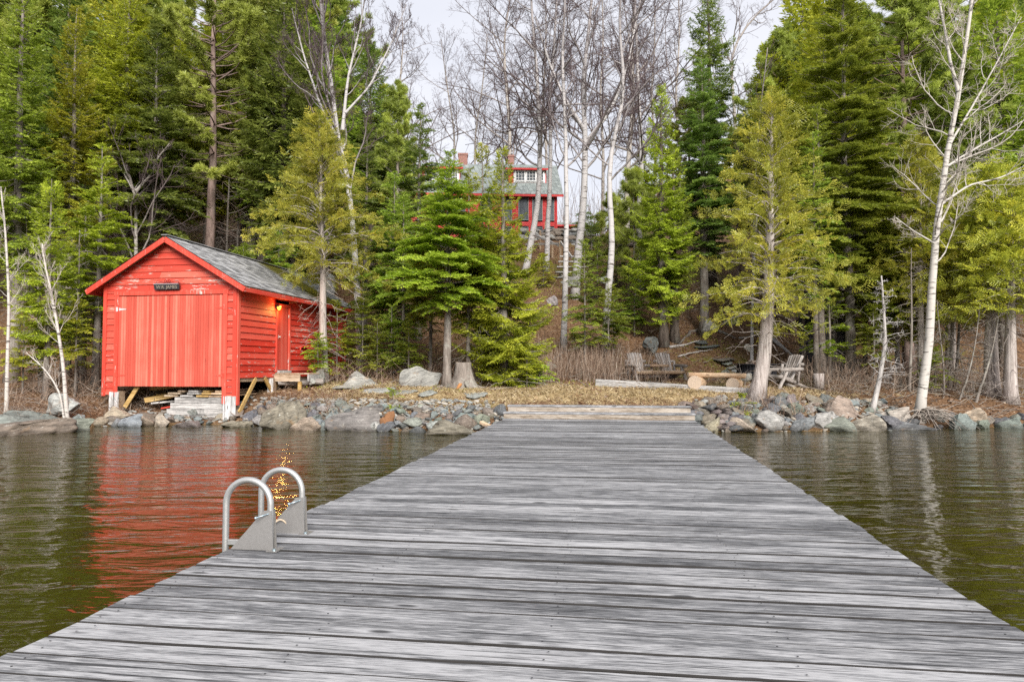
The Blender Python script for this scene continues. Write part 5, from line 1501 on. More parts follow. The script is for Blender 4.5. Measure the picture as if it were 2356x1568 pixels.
def conifer_mesh(kind, H, Rm, seed, fine=.05, cb=.15, dens=1.0, lean=(0, 0), r0=None, dead=True, bend=0.0, wide=.25, gap=.0, asym=None, clear=0.0, kick=0.0, pexp=.82):
    """returns wood and foliage builders around a stem that starts at the origin"""
    rng = np.random.default_rng(seed)
    wood, leaf = MB(), MB()
    K = 14; ts = np.linspace(0, 1, K)
    r0 = r0 or .011 * H + .03
    wob = np.cumsum(rng.normal(0, .010, (K, 2)), 0) * H * .12
    st = np.stack([lean[0] * ts * H + kick * (1 - np.exp(-ts * H / 1.5)) + bend * np.sin(ts * 3.1) * H + wob[:, 0], lean[1] * ts * H + wob[:, 1], ts * H], 1)
    rad = r0 * (1 - ts) ** .85 + .008; rad[0] *= 1.35
    wood.tube(st, rad, 9, tint=.0)
    def stem(h):
        f = np.clip(h / H, 0, 1) * (K - 1); k = min(K - 2, int(f)); return lerp(st[k], st[k + 1], f - k), lerp(rad[k], rad[k + 1], f - k)
    tw_p, tw_r = [], []
    out = [[] for _ in range(6)]
    nb = int((40 + 8.5 * H) * dens * (1.5 if kind == 'cedar' else 1.0) * (.55 if kind == 'pine' else 1))
    h0 = cb * H
    az = rng.uniform(0, 6.28)
    for i in range(nb):
        u = (i + rng.uniform(0, 1)) / nb
        h = h0 + (H * .985 - h0) * u ** .92
        if kind in ('fir', 'spruce', 'pine'):              # whorls
            wh = .42 if kind != 'pine' else .75
            h = round(h / wh) * wh + rng.normal(0, .11 if kind != 'fir' else .19); h = min(max(h, h0 * .95), H * .985)
        f = min(1.0, max(0.0, (h - h0) / (H - h0))); az += 2.399 + rng.normal(0, .25)
        prof = ((1 - f) ** pexp * min(1, wide + (1 - wide) * f * 4.5)) if kind != 'pine' else ((1 - f) ** .6 * min(1, .5 + f * 2))
        if kind == 'cedar': prof = ((1 - f) ** .75) * min(1, .55 + f * 3)
        L = Rm * prof * (rng.uniform(.62, 1.22) if kind != 'cedar' else rng.uniform(.42, 1.3)) + .16
        if asym: L *= 1 + asym * math.cos(az)
        if gap and rng.random() < gap: continue
        if clear and math.sin(az) < -.35 and rng.random() < clear: continue
        if kind == 'fir': el = lerp(-.12, .75, f ** 2) + rng.normal(0, .08)
        elif kind == 'spruce': el = lerp(-.22, .8, f ** 1.6) + rng.normal(0, .10)
        elif kind == 'pine': el = lerp(.0, .7, f) + rng.normal(0, .15)
        else: el = lerp(.10, 1.0, f ** 1.2) + rng.normal(0, .2)
        p, r = stem(h)
        d = np.array([math.cos(az) * math.cos(el), math.sin(az) * math.cos(el), math.sin(el)])
        tp, sc = template(kind, L, fine, rng)
        Rx = rot_to(d, rng.normal(0, .12))
        pos = p + (tp[0] * sc) @ Rx.T
        out[0].append(pos); out[1].append(tp[1] @ Rx.T); out[2].append(tp[2] @ Rx.T)
        s2 = sc ** .35
        out[3].append(tp[3] * s2); out[4].append(tp[4] * s2); out[5].append(np.clip(tp[5] + rng.normal(0, .15), 0, 1))
        axw = p + (tp[6][:5] * sc) @ Rx.T
        tw_p.append(axw); rb = max(.006, min(.5 * r, .014 * L + .004)); tw_r.append(np.linspace(rb, .005, 5))
        if kind == 'pine':
            for a, b in tp[7]:
                a2, b2 = p + (a * sc) @ Rx.T, p + (b * sc) @ Rx.T
                tw_p.append(np.linspace(a2, b2, 5)); tw_r.append(np.linspace(.012, .006, 5))
    if dead:                                              # bare grey snags below the crown
        nd = int(9 * max(1, h0) + 5) if kind != 'cedar' else int(14 * max(1, h0))
        for i in range(nd):
            h = rng.uniform(.06 * H, h0 + .18 * H); p, r = stem(h); a = rng.uniform(0, 6.28); L = Rm * rng.uniform(.2, .8)
            d = np.array([math.cos(a), math.sin(a), rng.uniform(-.45, .15)])
            pts = np.array([p + d * L * t + np.array([0, 0, -.22 * L * t * t]) + rng.normal(0, .018 * L, 3) * (t > 0) for t in np.linspace(0, 1, 5)])
            tw_p.append(pts); tw_r.append(np.linspace(.012, .004, 5))
            for _ in range(4):
                k = rng.integers(1, 4); q = pts[k]; e = d * .4 + rng.normal(0, .6, 3); e[2] -= .15; l2 = L * rng.uniform(.15, .4)
                tw_p.append(np.array([q + e * l2 * t + rng.normal(0, .02 * l2, 3) * (t > 0) for t in np.linspace(0, 1, 5)])); tw_r.append(np.linspace(.006, .003, 5))
    v, q = tubes(np.array(tw_p), np.array(tw_r), 3); wood.add(v, q, tint=.5)
    c = [np.concatenate(x) for x in out]
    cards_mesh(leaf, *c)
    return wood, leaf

def bare_mesh(stem_pts, r0, r1, seed, n1=14, first=.35, spread=.38, ang=.75, up=.35, lv=(7, 6, 4), thick=1.0, extra=None, tipk=1.0):
    """leafless tree: stem, limbs, branches and fine twigs, level by level"""
    rng = np.random.default_rng(seed)
    wood, twig = MB(), MB()
    st = np.asarray(stem_pts, float)
    # resample the stem
    seg = np.concatenate([[0], np.cumsum(np.linalg.norm(np.diff(st, axis=0), axis=1))]); Ht = seg[-1]
    K = 18; s = np.linspace(0, Ht, K); st = np.stack([np.interp(s, seg, st[:, i]) for i in range(3)], 1)
    st[1:-1] = (st[:-2] + 2 * st[1:-1] + st[2:]) / 4
    st[1:] += np.cumsum(rng.normal(0, .006 * Ht / K * 4, (K - 1, 3)) * np.array([1, 1, .2]), 0) * .5
    rad = lerp(r0, r1, np.linspace(0, 1, K) ** .8); rad[0] *= 1.25
    wood.tube(st, rad, 10, tint=np.repeat(np.clip((np.linspace(0, 1, K) - .45) * .6, 0, .3) * tipk, 10).tolist() + [0, .3])
    par = st[None]; prad = rad[None]; plen = np.array([Ht])
    counts = (n1,) + tuple(lv)
    for level, m in enumerate(counts):
        B, Kp, _ = par.shape
        k2 = (9, 7, 5, 4)[level] if level < 4 else 4
        t = rng.uniform(first if level == 0 else .22, .98, (B, m))
        if level == 0: t = np.sort(first + (.97 - first) * (np.arange(m)[None] + rng.uniform(0, 1, (1, m))) / m)
        f = t * (Kp - 1); k = np.minimum(Kp - 2, f.astype(int)); fr = (f - k)[..., None]
        bi = np.arange(B)[:, None]
        p = par[bi, k] * (1 - fr) + par[bi, k + 1] * fr
        tang = norm(par[bi, k + 1] - par[bi, k])
        pr = prad[bi, k] * (1 - fr[..., 0]) + prad[bi, k + 1] * fr[..., 0]
        rnd = rng.normal(0, 1, (B, m, 3)); rnd -= (rnd * tang).sum(-1, keepdims=True) * tang; rnd = norm(rnd)
        a = (ang + rng.normal(0, .18, (B, m)))[..., None] * (1.0 if level else 1.0)
        d = np.cos(a) * tang + np.sin(a) * rnd
        L = plen[:, None] * (spread if level == 0 else (.50, .45, .42)[min(2, level - 1)]) * rng.uniform(.5, 1.15, (B, m)) * (1.12 - .72 * t if level == 0 else 1.15 - .55 * t)
        p = p.reshape(-1, 3); d = d.reshape(-1, 3); L = L.reshape(-1); pr = pr.reshape(-1)
        n = len(p)
        pts = np.zeros((n, k2, 3)); pts[:, 0] = p; cur = d
        for j in range(1, k2):
            cur = norm(cur + rng.normal(0, .20 if level else .13, (n, 3)) + np.array([0, 0, (up if level < 2 else up * .5) / k2 * 2.2]))
            pts[:, j] = pts[:, j - 1] + cur * (L / (k2 - 1))[:, None]
        b = np.minimum(pr * (.55 if level == 0 else .6), (.012 * L + .004) * thick)
        b = np.maximum(b, (.012, .0075, .0048, .0036)[min(3, level)] * thick)
        rr = b[:, None] * np.linspace(1, .35, k2)[None]
        tgt = wood if False else twig
        v, q = tubes(pts, rr, (6, 4, 3, 3)[min(3, level)])
        twig.add(v, q, tint=np.clip((.20, .5, .9, 1.0)[min(3, level)] * tipk + (.25 if level == 0 else 0) * np.repeat(np.tile(np.linspace(0, 1, k2), n), (6, 4, 3, 3)[min(3, level)]), 0, 1))
        par, prad, plen = pts, rr, L
    return wood, twig
# ------------------------------------------------------------------ planting
def put_tree(name, label, cat, loc, wood_me, leaf_me, rz=0.0, sc=1.0, group=None, parts=('trunk', 'crown')):
    e = empty(name, label, cat, loc, rz, group)
    e.scale = (sc, sc, sc) if not isinstance(sc, tuple) else sc
    for nm, me in zip(parts, (wood_me, leaf_me)):
        if me is None: continue
        o = bpy.data.objects.new(nm, me); COL.objects.link(o); o.parent = e
    return e

def hero(kind, name, label, px, d, top, half, cbpx, leaf, bark_='bark_grey', seed=0, fine=.05, dens=1.0, base=None, cat='tree', **kw):
    g = onground(px, d) if base is None else np.array([P(px, base, d)[0], d, P(px, base, d)[2]])
    if base is not None: g[2] = max(g[2] - .05, G(g[0], d) - .4)
    H = P(px, top, d)[2] - g[2]
    cb = max(.02, (P(px, cbpx, d)[2] - g[2]) / H)
    w, l = conifer_mesh(kind, H, half * d / FPX, seed or int(px + d), fine, cb, dens, **kw)
    return put_tree(name, label, cat, g + np.array([0, 0, -.08]), w.mesh('trunk', M[bark_], True), l.mesh('crown', M[leaf]))

# the firs and spruces in front of the house
hero('fir', 'fir_tree', 'bright green fir with a bare pale trunk beside the big layered boulder', 1027, 21.4, 345, 172, 715, 'leaf_bright', fine=.042, dens=1.35, r0=.135, lean=(.012, 0), dead=False, pexp=1.05)
hero('fir', 'fir_tree', 'slim bright fir right behind the sawn stump, its trunk dark and thin', 1078, 22.3, 380, 122, 765, 'leaf_bright', fine=.042, dens=1.25, r0=.07, pexp=1.1)
hero('spruce', 'spruce_tree', 'broad yellow green spruce with branches down to the ground left of the nearest birch', 1160, 22.6, 330, 150, 850, 'leaf_olive', fine=.045, dens=1.5, r0=.16, wide=.75, pexp=1.15)
hero('spruce', 'spruce_tree', 'thin spired spruce top rising before the house roof left of the dormer', 1112, 24.0, 322, 50, 640, 'leaf_olive', fine=.05, dens=.6, r0=.08, gap=.1)
hero('fir', 'fir_tree', 'dark green fir left of the bright firs, hiding the left of the house', 960, 30.0, 236, 105, 700, 'leaf_dark', fine=.055, dens=1.1)
hero('fir', 'fir_tree', 'pointed dark fir between the golden cedar and the house', 838, 29.5, 270, 92, 690, 'leaf_dark', fine=.055, dens=1.1)
hero('fir', 'fir_tree', 'low dark fir behind the cedar by the boathouse rear', 905, 27.0, 395, 105, 770, 'leaf_fir', fine=.05, dens=1.1)
hero('pine', 'pine_tree', 'loose grey green pine top against the sky left of the house', 912, 39.0, 195, 70, 560, 'leaf_pine', fine=.06, dens=1.2)
hero('fir', 'fir_sapling', 'thin green young fir standing between the two nearest birches', 1346, 25.5, 552, 62, 800, 'leaf_fir', fine=.045, dens=1.1, r0=.04, gap=.15)
hero('fir', 'fir_sapling', 'small low fir beneath the right hand white birch', 1400, 25.8, 640, 62, 790, 'leaf_fir', fine=.045, dens=.9, r0=.035, gap=.2)
hero('fir', 'fir_tree', 'mid green fir filling the gap left of the bright fir trunk', 990, 24.2, 470, 100, 750, 'leaf_fir', fine=.048, dens=1.2, r0=.07)
hero('fir', 'fir_tree', 'bright fir squeezed between the slim fir and the broad yellow green spruce', 1122, 23.6, 425, 105, 770, 'leaf_bright', fine=.046, dens=1.1, r0=.07)
hero('fir', 'fir_tree', 'dull green fir behind the layered boulder and the small saplings', 930, 26.0, 450, 88, 780, 'leaf_fir', fine=.05, dens=1.2, r0=.08)
# right of the birches
hero('spruce', 'spruce_tree', 'yellow green spruce on twin dark trunks behind the log double chair', 1528, 28.5, 190, 98, 735, 'leaf_olive', 'bark_dark', fine=.05, dens=1.3, r0=.19)
hero('spruce', 'spruce_tree', 'second dark trunk of the pair behind the log chairs, with dull green boughs', 1552, 29.0, 330, 70, 700, 'leaf_fir', 'bark_dark', fine=.055, dens=.9, r0=.19)
hero('fir', 'fir_tree', 'dense blue black fir behind the twin trunk spruce', 1622, 30.5, 128, 112, 600, 'leaf_dark', 'bark_grey', fine=.055, dens=1.3, r0=.21)
hero('spruce', 'spruce_tree', 'tall ragged spruce reaching out of the picture left of the big green fir', 1640, 40.0, -90, 84, 330, 'leaf_dark', 'bark_dark', fine=.07, dens=.85, gap=.15)
hero('pine', 'pine_tree', 'soft dull green pine low on the slope beside the white birches', 1462, 34.0, 395, 62, 640, 'leaf_pine', fine=.05, dens=1.2, r0=.06)
hero('fir', 'fir_tree', 'huge bright green fir with wide drooping tiers right of the golden cedar', 1952, 23.8, -150, 190, 740, 'leaf_fir', 'bark_grey', fine=.052, dens=1.35, r0=.17)
hero('fir', 'fir_tree', 'low bright fir boughs beside the lean-to roof', 1908, 23.2, 640, 62, 825, 'leaf_bright', fine=.045, dens=.7, r0=.05, gap=.2)
hero('fir', 'fir_tree', 'young bright fir between the golden cedar and the dead spruce', 2042, 23.5, 500, 82, 760, 'leaf_bright', fine=.045, dens=1.0, r0=.05)
hero('fir', 'fir_tree', 'fir on a slim dark trunk behind the log armchair', 1876, 22.3, 300, 70, 690, 'leaf_fir', 'bark_dark', fine=.05, dens=.9, r0=.085)
hero('fir', 'fir_tree', 'fir on a thick dark trunk rising from behind the upright log round', 1892, 22.7, 240, 84, 660, 'leaf_fir', 'bark_dark', fine=.05, dens=.9, r0=.14)
# cedars
hero('cedar', 'cedar_tree', 'golden cedar with a thick leaning pale trunk at the right of the lawn', 1736, 19.4, 222, 176, 745, 'leaf_cedar', 'bark_cedar', fine=.033, dens=1.1, r0=.21, lean=(.012, 0), kick=.42, dead=True)
hero('cedar', 'cedar_tree', 'golden green cedar leaning against the boathouse side wall', 748, 23.6, 268, 148, 640, 'leaf_cedar', 'bark_cedar', fine=.036, dens=1.05, r0=.15, lean=(-.03, 0))
hero('cedar', 'cedar_tree', 'yellow cedar with a visible spire left of the white aspen', 2118, 22.5, 318, 96, 690, 'leaf_cedar', 'bark_cedar', fine=.037, dens=1.15, r0=.11)
hero('cedar', 'cedar_tree', 'large cedar with a flared trunk second from the photo edge', 2278, 21.3, 380, 160, 720, 'leaf_cedar', 'bark_cedar', fine=.037, dens=1.25, r0=.22, lean=(.03, 0))
hero('cedar', 'cedar_tree', 'cedar with a leaning trunk at the right edge of the photo', 2322, 20.6, 410, 130, 705, 'leaf_cedar', 'bark_cedar', fine=.037, dens=1.2, r0=.19, lean=(.03, 0))
hero('cedar', 'cedar_tree', 'dull cedar behind the white aspen trunk', 2195, 24.5, 420, 130, 730, 'leaf_olive', 'bark_cedar', fine=.05, dens=1.2, r0=.10, cat='tree')
hero('cedar', 'cedar_tree', 'low olive cedar behind the dead grey spruce', 2065, 24.8, 560, 95, 780, 'leaf_olive', 'bark_cedar', fine=.05, dens=1.1, r0=.09)
# left shore
hero('spruce', 'spruce_tree', 'young yellow green spruce between the two thin birches at the left shore', 108, 20.6, 405, 88, 800, 'leaf_olive', fine=.045, dens=1.3, r0=.08)
hero('fir', 'fir_tree', 'tiered yellow green fir beside the boathouse left eave', 222, 22.4, 330, 118, 760, 'leaf_olive', fine=.05, dens=.95, r0=.12, gap=.2)
hero('spruce', 'spruce_tree', 'tall slim spruce with a light spire near the left of the photo', 152, 25.0, 8, 92, 560, 'leaf_olive', fine=.05, dens=1.25, r0=.16)
hero('spruce', 'spruce_tree', 'dark heavy spruce at the left photo edge', 30, 24.0, -120, 120, 640, 'leaf_fir', fine=.055, dens=1.3, r0=.2)
hero('spruce', 'spruce_tree', 'shadowed spruce low behind the left boathouse corner', 190, 23.5, 470, 80, 800, 'leaf_fir', fine=.05, dens=1.0, r0=.14)
hero('pine', 'pine_tree', 'tall pine with a thick bare trunk rising over the boathouse ridge', 480, 31.5, -190, 190, 400, 'leaf_pine', 'bark_pine', fine=.075, dens=1.25, r0=.24, dead=True, clear=.45)
hero('spruce', 'spruce_tree', 'olive spruce with long arching boughs left of the big pine', 285, 30.0, -60, 125, 420, 'leaf_olive', fine=.055, dens=1.3, r0=.2)
# small firs in front of the boathouse and in the undergrowth
for i, (px, d, top, half, cbp, leaf, lab) in enumerate((
        (732, 22.9, 768, 38, 845, 'leaf_bright', 'little fir sapling growing against the boathouse wall beside the landing'),
        (775, 24.5, 690, 52, 850, 'leaf_bright', 'bushy young fir at the rear corner of the boathouse'),
        (835, 25.5, 640, 60, 830, 'leaf_fir', 'young fir in the undergrowth under the white birch'),
        (868, 24.0, 735, 50, 850, 'leaf_fir', 'knee high fir in the undergrowth above the low pale boulder'),
        (940, 23.5, 745, 52, 850, 'leaf_fir', 'young fir left of the bare pale fir trunk'),
        (900, 25.0, 700, 60, 840, 'leaf_fir', 'young fir in the shade behind the layered boulder'),
        (1212, 21.6, 800, 44, 880, 'leaf_olive', 'low yellow green fir at the foot of the broad spruce'),
        (1240, 21.9, 838, 38, 882, 'leaf_bright', 'ground hugging bright fir shoot where the straw begins'),
        (1412, 27.0, 680, 44, 770, 'leaf_fir', 'small fir behind the brush right of the white birch'),
        (1460, 29.5, 640, 44, 760, 'leaf_fir', 'small dark fir on the slope left of the twin trunks'),
        (55, 21.0, 700, 70, 860, 'leaf_olive', 'small leaning fir at the left shore behind the thin birch'),
        (175, 20.9, 690, 58, 830, 'leaf_olive', 'small fir left of the boathouse corner board'),
        (560, 27.8, 560, 60, 660, 'leaf_fir', 'dark young fir behind the boathouse roof'),
        (640, 29.5, 520, 60, 660, 'leaf_fir', 'shaded fir behind the boathouse roof ridge left of the cedar'),
        (2150, 21.8, 800, 44, 880, 'leaf_fir', 'small green fir in the gloom behind the aspen foot'),
        (2010, 22.8, 700, 46, 830, 'leaf_fir', 'small fir behind the dead grey spruce'))):
    hero('fir', 'fir_sapling', lab, px, d, top, half, cbp, leaf, seed=500 + i, fine=.042, dens=.95, r0=.025, gap=.12, dead=False, cat='young tree')
for px, py, d, lab in ((1707, 922, 18.4, 'bright green seedling fir growing from the rocks right of the steps'), (905, 922, 18.9, 'small yellow green plant on top of the rock bank')):
    p = P(px, py, d); w, l = conifer_mesh('fir', .42, .28, px, .03, .05, .30, dead=False, r0=.008)
    put_tree('seedling', lab, 'seedling', (p[0], d, G(p[0], d) + .02), w.mesh('stem', M['bark_grey']), l.mesh('foliage', M['leaf_bright']), parts=('stem', 'foliage'))

# bare broadleaf trees: the stem follows its line in space
def bare(name, label, pts, d, r0, r1, seed, mat='birch_bark', cat='tree', extra=(), depth=0.0, **kw):
    w = []
    n = len(pts)
    for i, (px, py) in enumerate(pts):
        w.append(P(px, py, d + depth * i / max(1, n - 1)))
    w = np.array(w); w[0][2] = min(w[0][2], G(w[0][0], w[0][1])) - .05
    o = w[0].copy(); wd, tw = bare_mesh(w - o, r0, r1, seed, **kw)
    for k, ex in enumerate(extra):
        e = np.array([P(px, py, d + depth * .5) for px, py in ex[0]]) - o
        a, b = bare_mesh(e, ex[1], ex[2], seed + 50 + k, **{**kw, **(ex[3] if len(ex) > 3 else {})})
        n0 = wd.n; wd.add(np.concatenate(a.v), np.concatenate(a.q), None, tint=np.concatenate(a.tint)); tw.add(np.concatenate(b.v), np.concatenate(b.q), None, tint=np.concatenate(b.tint))
    return put_tree(name, label, cat, o, wd.mesh('trunk', M[mat], True), tw.mesh('branches', M[mat], True), parts=('trunk', 'branches'))

bare('birch_tree', 'many limbed white birch towering over the golden cedar by the boathouse', [(828, 852), (822, 640), (800, 390), (782, 330), (765, 200), (742, 60), (735, -90)], 27.0, .155, .05, 1, n1=20, first=.40, spread=.34, lv=(9, 7, 5), ang=.6,
     extra=[([(792, 345), (740, 250), (700, 130), (672, 20)], .065, .02, dict(n1=12, first=.2, spread=.42)), ([(788, 300), (800, 180), (830, 60), (850, -70)], .07, .02, dict(n1=12, first=.2, spread=.42)), ([(795, 260), (850, 200), (905, 90), (935, 10)], .05, .015, dict(n1=14, first=.15, spread=.48))])
bare('birch_tree', 'leaning twin birch, left stem before the house window', [(1205, 640), (1222, 560), (1240, 470), (1245, 330), (1240, 200), (1228, 60), (1222, -60)], 38.0, .20, .05, 2, n1=20, first=.34, spread=.40, lv=(9, 7, 5), ang=1.0, up=.25)
bare('birch_tree', 'straighter twin birch just right of the leaning one before the house', [(1256, 575), (1262, 470), (1266, 370), (1262, 230), (1275, 100), (1285, -50)], 38.5, .165, .045, 3, n1=18, first=.40, spread=.36, lv=(9, 7, 5), ang=.95, up=.25)
bare('birch_tree', 'nearest straight white birch rising from the brush below the wooden stair', [(1296, 800), (1300, 700), (1303, 540), (1301, 370), (1298, 240), (1290, 120), (1300, 0), (1298, -90)], 27.5, .135, .035, 4, n1=17, first=.46, spread=.24, lv=(8, 6, 4), ang=.9, up=.25)
bare('birch_tree', 'thick birch with a forked dark crown right of the nearest birch', [(1322, 700), (1332, 560), (1346, 440), (1348, 300), (1340, 200), (1355, 90), (1372, -60)], 34.0, .24, .05, 5, n1=20, first=.38, spread=.42, lv=(9, 7, 5), ang=.95, up=.25,
     extra=[([(1347, 330), (1400, 260), (1440, 170), (1460, 60), (1480, -40)], .12, .03, dict(n1=9, first=.2)), ([(1346, 300), (1300, 230), (1265, 150), (1230, 40)], .11, .03, dict(n1=9, first=.2))])
bare('birch_tree', 'crooked white birch standing among the low firs left of the log chairs', [(1392, 790), (1396, 690), (1410, 560), (1400, 450), (1404, 350), (1428, 270), (1440, 180), (1425, 80), (1430, -60)], 26.8, .165, .035, 6, n1=18, first=.44, spread=.28, lv=(8, 6, 5), ang=.85, up=.25)
bare('birch_tree', 'pale birch stem half hidden behind the twin trunk spruce', [(1474, 620), (1470, 500), (1478, 380), (1470, 200), (1465, 0)], 36.0, .20, .05, 7, n1=16, first=.40, spread=.36, lv=(9, 6, 5), ang=.95, up=.25)
bare('bare_tree', 'slender bare tree behind the house left chimney', [(1046, 420), (1046, 300), (1030, 210), (1018, 110), (1015, 92)], 62.0, .16, .03, 8, n1=20, first=.12, spread=.40, lv=(8, 7, 5), ang=.85, up=.35, thick=1.3, mat='birch_tan')
bare('bare_tree', 'slender bare tree behind the house between its chimneys', [(1090, 430), (1094, 300), (1108, 220), (1118, 130), (1122, 80)], 60.0, .16, .03, 9, n1=20, first=.12, spread=.42, lv=(8, 7, 5), ang=.85, up=.35, thick=1.3, mat='birch_tan')
bare('bare_tree', 'wide dark bare tree filling the sky above the house roof', [(1168, 430), (1175, 300), (1165, 200), (1160, 90), (1180, -40)], 56.0, .20, .05, 10, n1=20, first=.2, spread=.46, lv=(9, 7, 6), ang=1.0, up=.25, thick=1.3, mat='birch_tan')
bare('bare_tree', 'tall bare tree with arching limbs behind the crooked birch', [(1440, 560), (1445, 380), (1460, 220), (1455, 90), (1470, -80)], 44.0, .22, .05, 11, n1=20, first=.28, spread=.44, lv=(9, 7, 5), ang=.95, up=.25, thick=1.2, mat='birch_tan')
bare('bare_tree', 'bare tree with limbs sweeping right before the sky between the dark firs', [(1700, 420), (1690, 250), (1680, 130), (1720, 50), (1800, -20)], 46.0, .2, .04, 12, n1=14, first=.3, spread=.36, lv=(8, 6, 5), ang=.8, up=.3, mat='birch_tan')
bare('birch_tree', 'thin white birch stem with brown twigs above the golden cedar', [(1728, 700), (1732, 520), (1735, 400), (1745, 250), (1758, 150), (1762, 110)], 30.0, .07, .02, 13, n1=16, first=.55, spread=.16, lv=(6, 4, 3), ang=.6, mat='birch_tan')
bare('birch_tree', 'thin dark footed birch standing on the bare slope by the fire pit', [(1728, 775), (1733, 700), (1737, 620), (1742, 520), (1745, 420)], 27.6, .075, .03, 14, n1=7, first=.5, spread=.2, lv=(5, 4), ang=.7)
bare('bare_tree', 'red brown bare tree with crooked white limbs behind the boathouse', [(318, 560), (312, 450), (300, 420), (290, 380)], 28.5, .10, .05, 15, n1=9, first=.3, spread=.75, lv=(8, 6, 5), ang=.75, up=.5, mat='birch_tan',
     extra=[([(312, 440), (345, 405), (365, 360), (390, 330)], .06, .02, dict(n1=9, first=.15, spread=.55)), ([(308, 440), (280, 390), (255, 350)], .045, .02, dict(n1=8, first=.15, spread=.6))])
bare('aspen_tree', 'leaning bare white aspen with long crooked limbs at the right shore', [(2114, 968), (2122, 900), (2138, 800), (2146, 640), (2160, 500), (2172, 420), (2190, 310), (2212, 180), (2222, 100), (2235, 20), (2245, -70)], 18.8, .135, .035, 16, mat='birch_pale', n1=22, first=.34, spread=.30, lv=(9, 6), ang=.95, up=.35, thick=.8, tipk=.5,
     extra=[([(2165, 470), (2230, 425), (2300, 410), (2380, 370)], .036, .012, dict(n1=9, first=.15, spread=.5)), ([(2176, 385), (2230, 350), (2300, 310), (2400, 250)], .034, .010, dict(n1=10, first=.1, spread=.45)), ([(2205, 210), (2185, 140), (2172, 60), (2150, -60)], .05, .02, dict(n1=6, first=.2, spread=.4)), ([(2186, 330), (2240, 240), (2290, 150), (2350, 40)], .034, .010, dict(n1=10, first=.1, spread=.45)), ([(2150, 560), (2100, 530), (2060, 500)], .03, .012, dict(n1=6, first=.2, spread=.5))])
bare('birch_tree', 'thin pale birch sapling standing at the left photo edge', [(14, 938), (20, 800), (22, 700), (16, 560), (8, 470), (4, 430)], 18.6, .055, .018, 17, mat='birch_pale', n1=18, first=.4, spread=.18, lv=(6, 4), ang=.7, tipk=.5, thick=.55)
bare('birch_tree', 'thin white birch sapling leaning left from the bedrock', [(156, 958), (146, 850), (130, 740), (114, 660), (100, 600), (96, 560)], 18.7, .06, .018, 18, mat='birch_pale', n1=24, first=.42, spread=.26, lv=(7, 5), ang=.6, tipk=.55, up=.6, thick=.55)
bare('birch_tree', 'shorter crooked stem leaning at the foot of the white birch sapling', [(150, 962), (138, 905), (118, 868), (95, 840), (60, 810)], 18.6, .032, .012, 19, mat='birch_pale', n1=12, first=.4, spread=.35, lv=(6, 5), ang=.7, tipk=.6, thick=.5)
# the dead spruce and the snags of the right shore
bare('dead_spruce', 'small dead grey spruce with a bare spike top on the right shore', [(2006, 940), (2022, 880), (2036, 800), (2034, 720), (2028, 634)], 19.2, .085, .018, 20, mat='dead_wood', n1=52, first=.22, spread=.16, lv=(5, 3), ang=1.35, up=-.05, thick=1.0)
for i, (pts, d, r, lab) in enumerate(((
        [(1925, 880), (1922, 780), (1920, 690), (1918, 560)], 25.5, .10, 'grey trunk beside the right post of the lean-to'), (
        [(2090, 925), (2094, 850), (2098, 760), (2098, 640)], 21.5, .06, 'thin brownish cedar stem left of the aspen foot'), (
        [(2185, 900), (2190, 800), (2194, 700), (2190, 560)], 22.5, .07, 'pair of thin stems right of the aspen, the taller one'), (
        [(2196, 900), (2204, 800), (2208, 720), (2210, 600)], 22.8, .06, 'thin upright stem right of the taller thin stem'), (
        [(2200, 935), (2225, 870), (2238, 820), (2246, 770)], 20.5, .035, 'slender stem leaning right under the cedars'), (
        [(2240, 938), (2256, 890), (2270, 850), (2284, 800)], 20.4, .05, 'leaning stem crossing the flared cedar trunk'), (
        [(2172, 915), (2172, 860), (2168, 810), (2162, 760)], 21.0, .03, 'wispy bare stem close right of the aspen foot'), (
        [(370, 545), (374, 470), (380, 380), (382, 300)], 33.0, .11, 'dim brown trunk in the shade behind the boathouse ridge'), (
        [(520, 540), (526, 440), (530, 330), (530, 240)], 34.0, .07, 'grey stem right of the big pine trunk'), (
        [(545, 545), (552, 440), (556, 360), (560, 290)], 36.0, .08, 'second grey stem right of the big pine'), (
        [(98, 915), (96, 840), (92, 770), (88, 640)], 21.5, .13, 'stout grey spruce trunk between the thin birches'), (
        [(175, 862), (180, 800), (182, 720), (182, 600)], 21.3, .05, 'dead twiggy stem between the birch sapling and the boathouse'))):
    pts = pts + [(2 * pts[-1][0] - pts[-2][0], pts[-1][1] - 70)]
    bare('bare_conifer', lab, pts, d, r, .012, 700 + i, mat='bark_grey', n1=26, first=.10, spread=.22 if r < .1 else .16, lv=(4, 3), ang=1.25, up=-.25, cat='tree')

for i, (px, d, top, half, leaf, lab) in enumerate(((1375, 34, 560, 34, 'leaf_fir', 'small fir on the slope right of the forked birch foot'), (1420, 36, 520, 40, 'leaf_dark', 'small dark fir on the slope right of the crooked birch'), (1448, 31.5, 610, 40, 'leaf_fir', 'bushy young fir low on the slope left of the twin trunk spruce'), (1362, 40, 500, 36, 'leaf_dark', 'little fir near the top of the slope below the house deck'), (1490, 38, 440, 56, 'leaf_pine', 'soft young evergreen high on the slope behind the twin trunk spruce'), (1408, 43, 450, 48, 'leaf_pine', 'soft grey green evergreen at the crest right of the house'), (1345, 46, 470, 34, 'leaf_dark', 'dark evergreen tip at the crest beside the house deck'), (1250, 36, 585, 30, 'leaf_olive', 'low yellow green fir at the upper stair'), (1440, 47, 430, 60, 'leaf_fir', 'broad evergreen on the skyline right of the crooked birch'))):
    hero('pine' if leaf == 'leaf_pine' else 'fir', 'evergreen_sapling', lab, px, d, top, half, 800, leaf, seed=620 + i, fine=.055, dens=.9, r0=.03, cat='young tree')
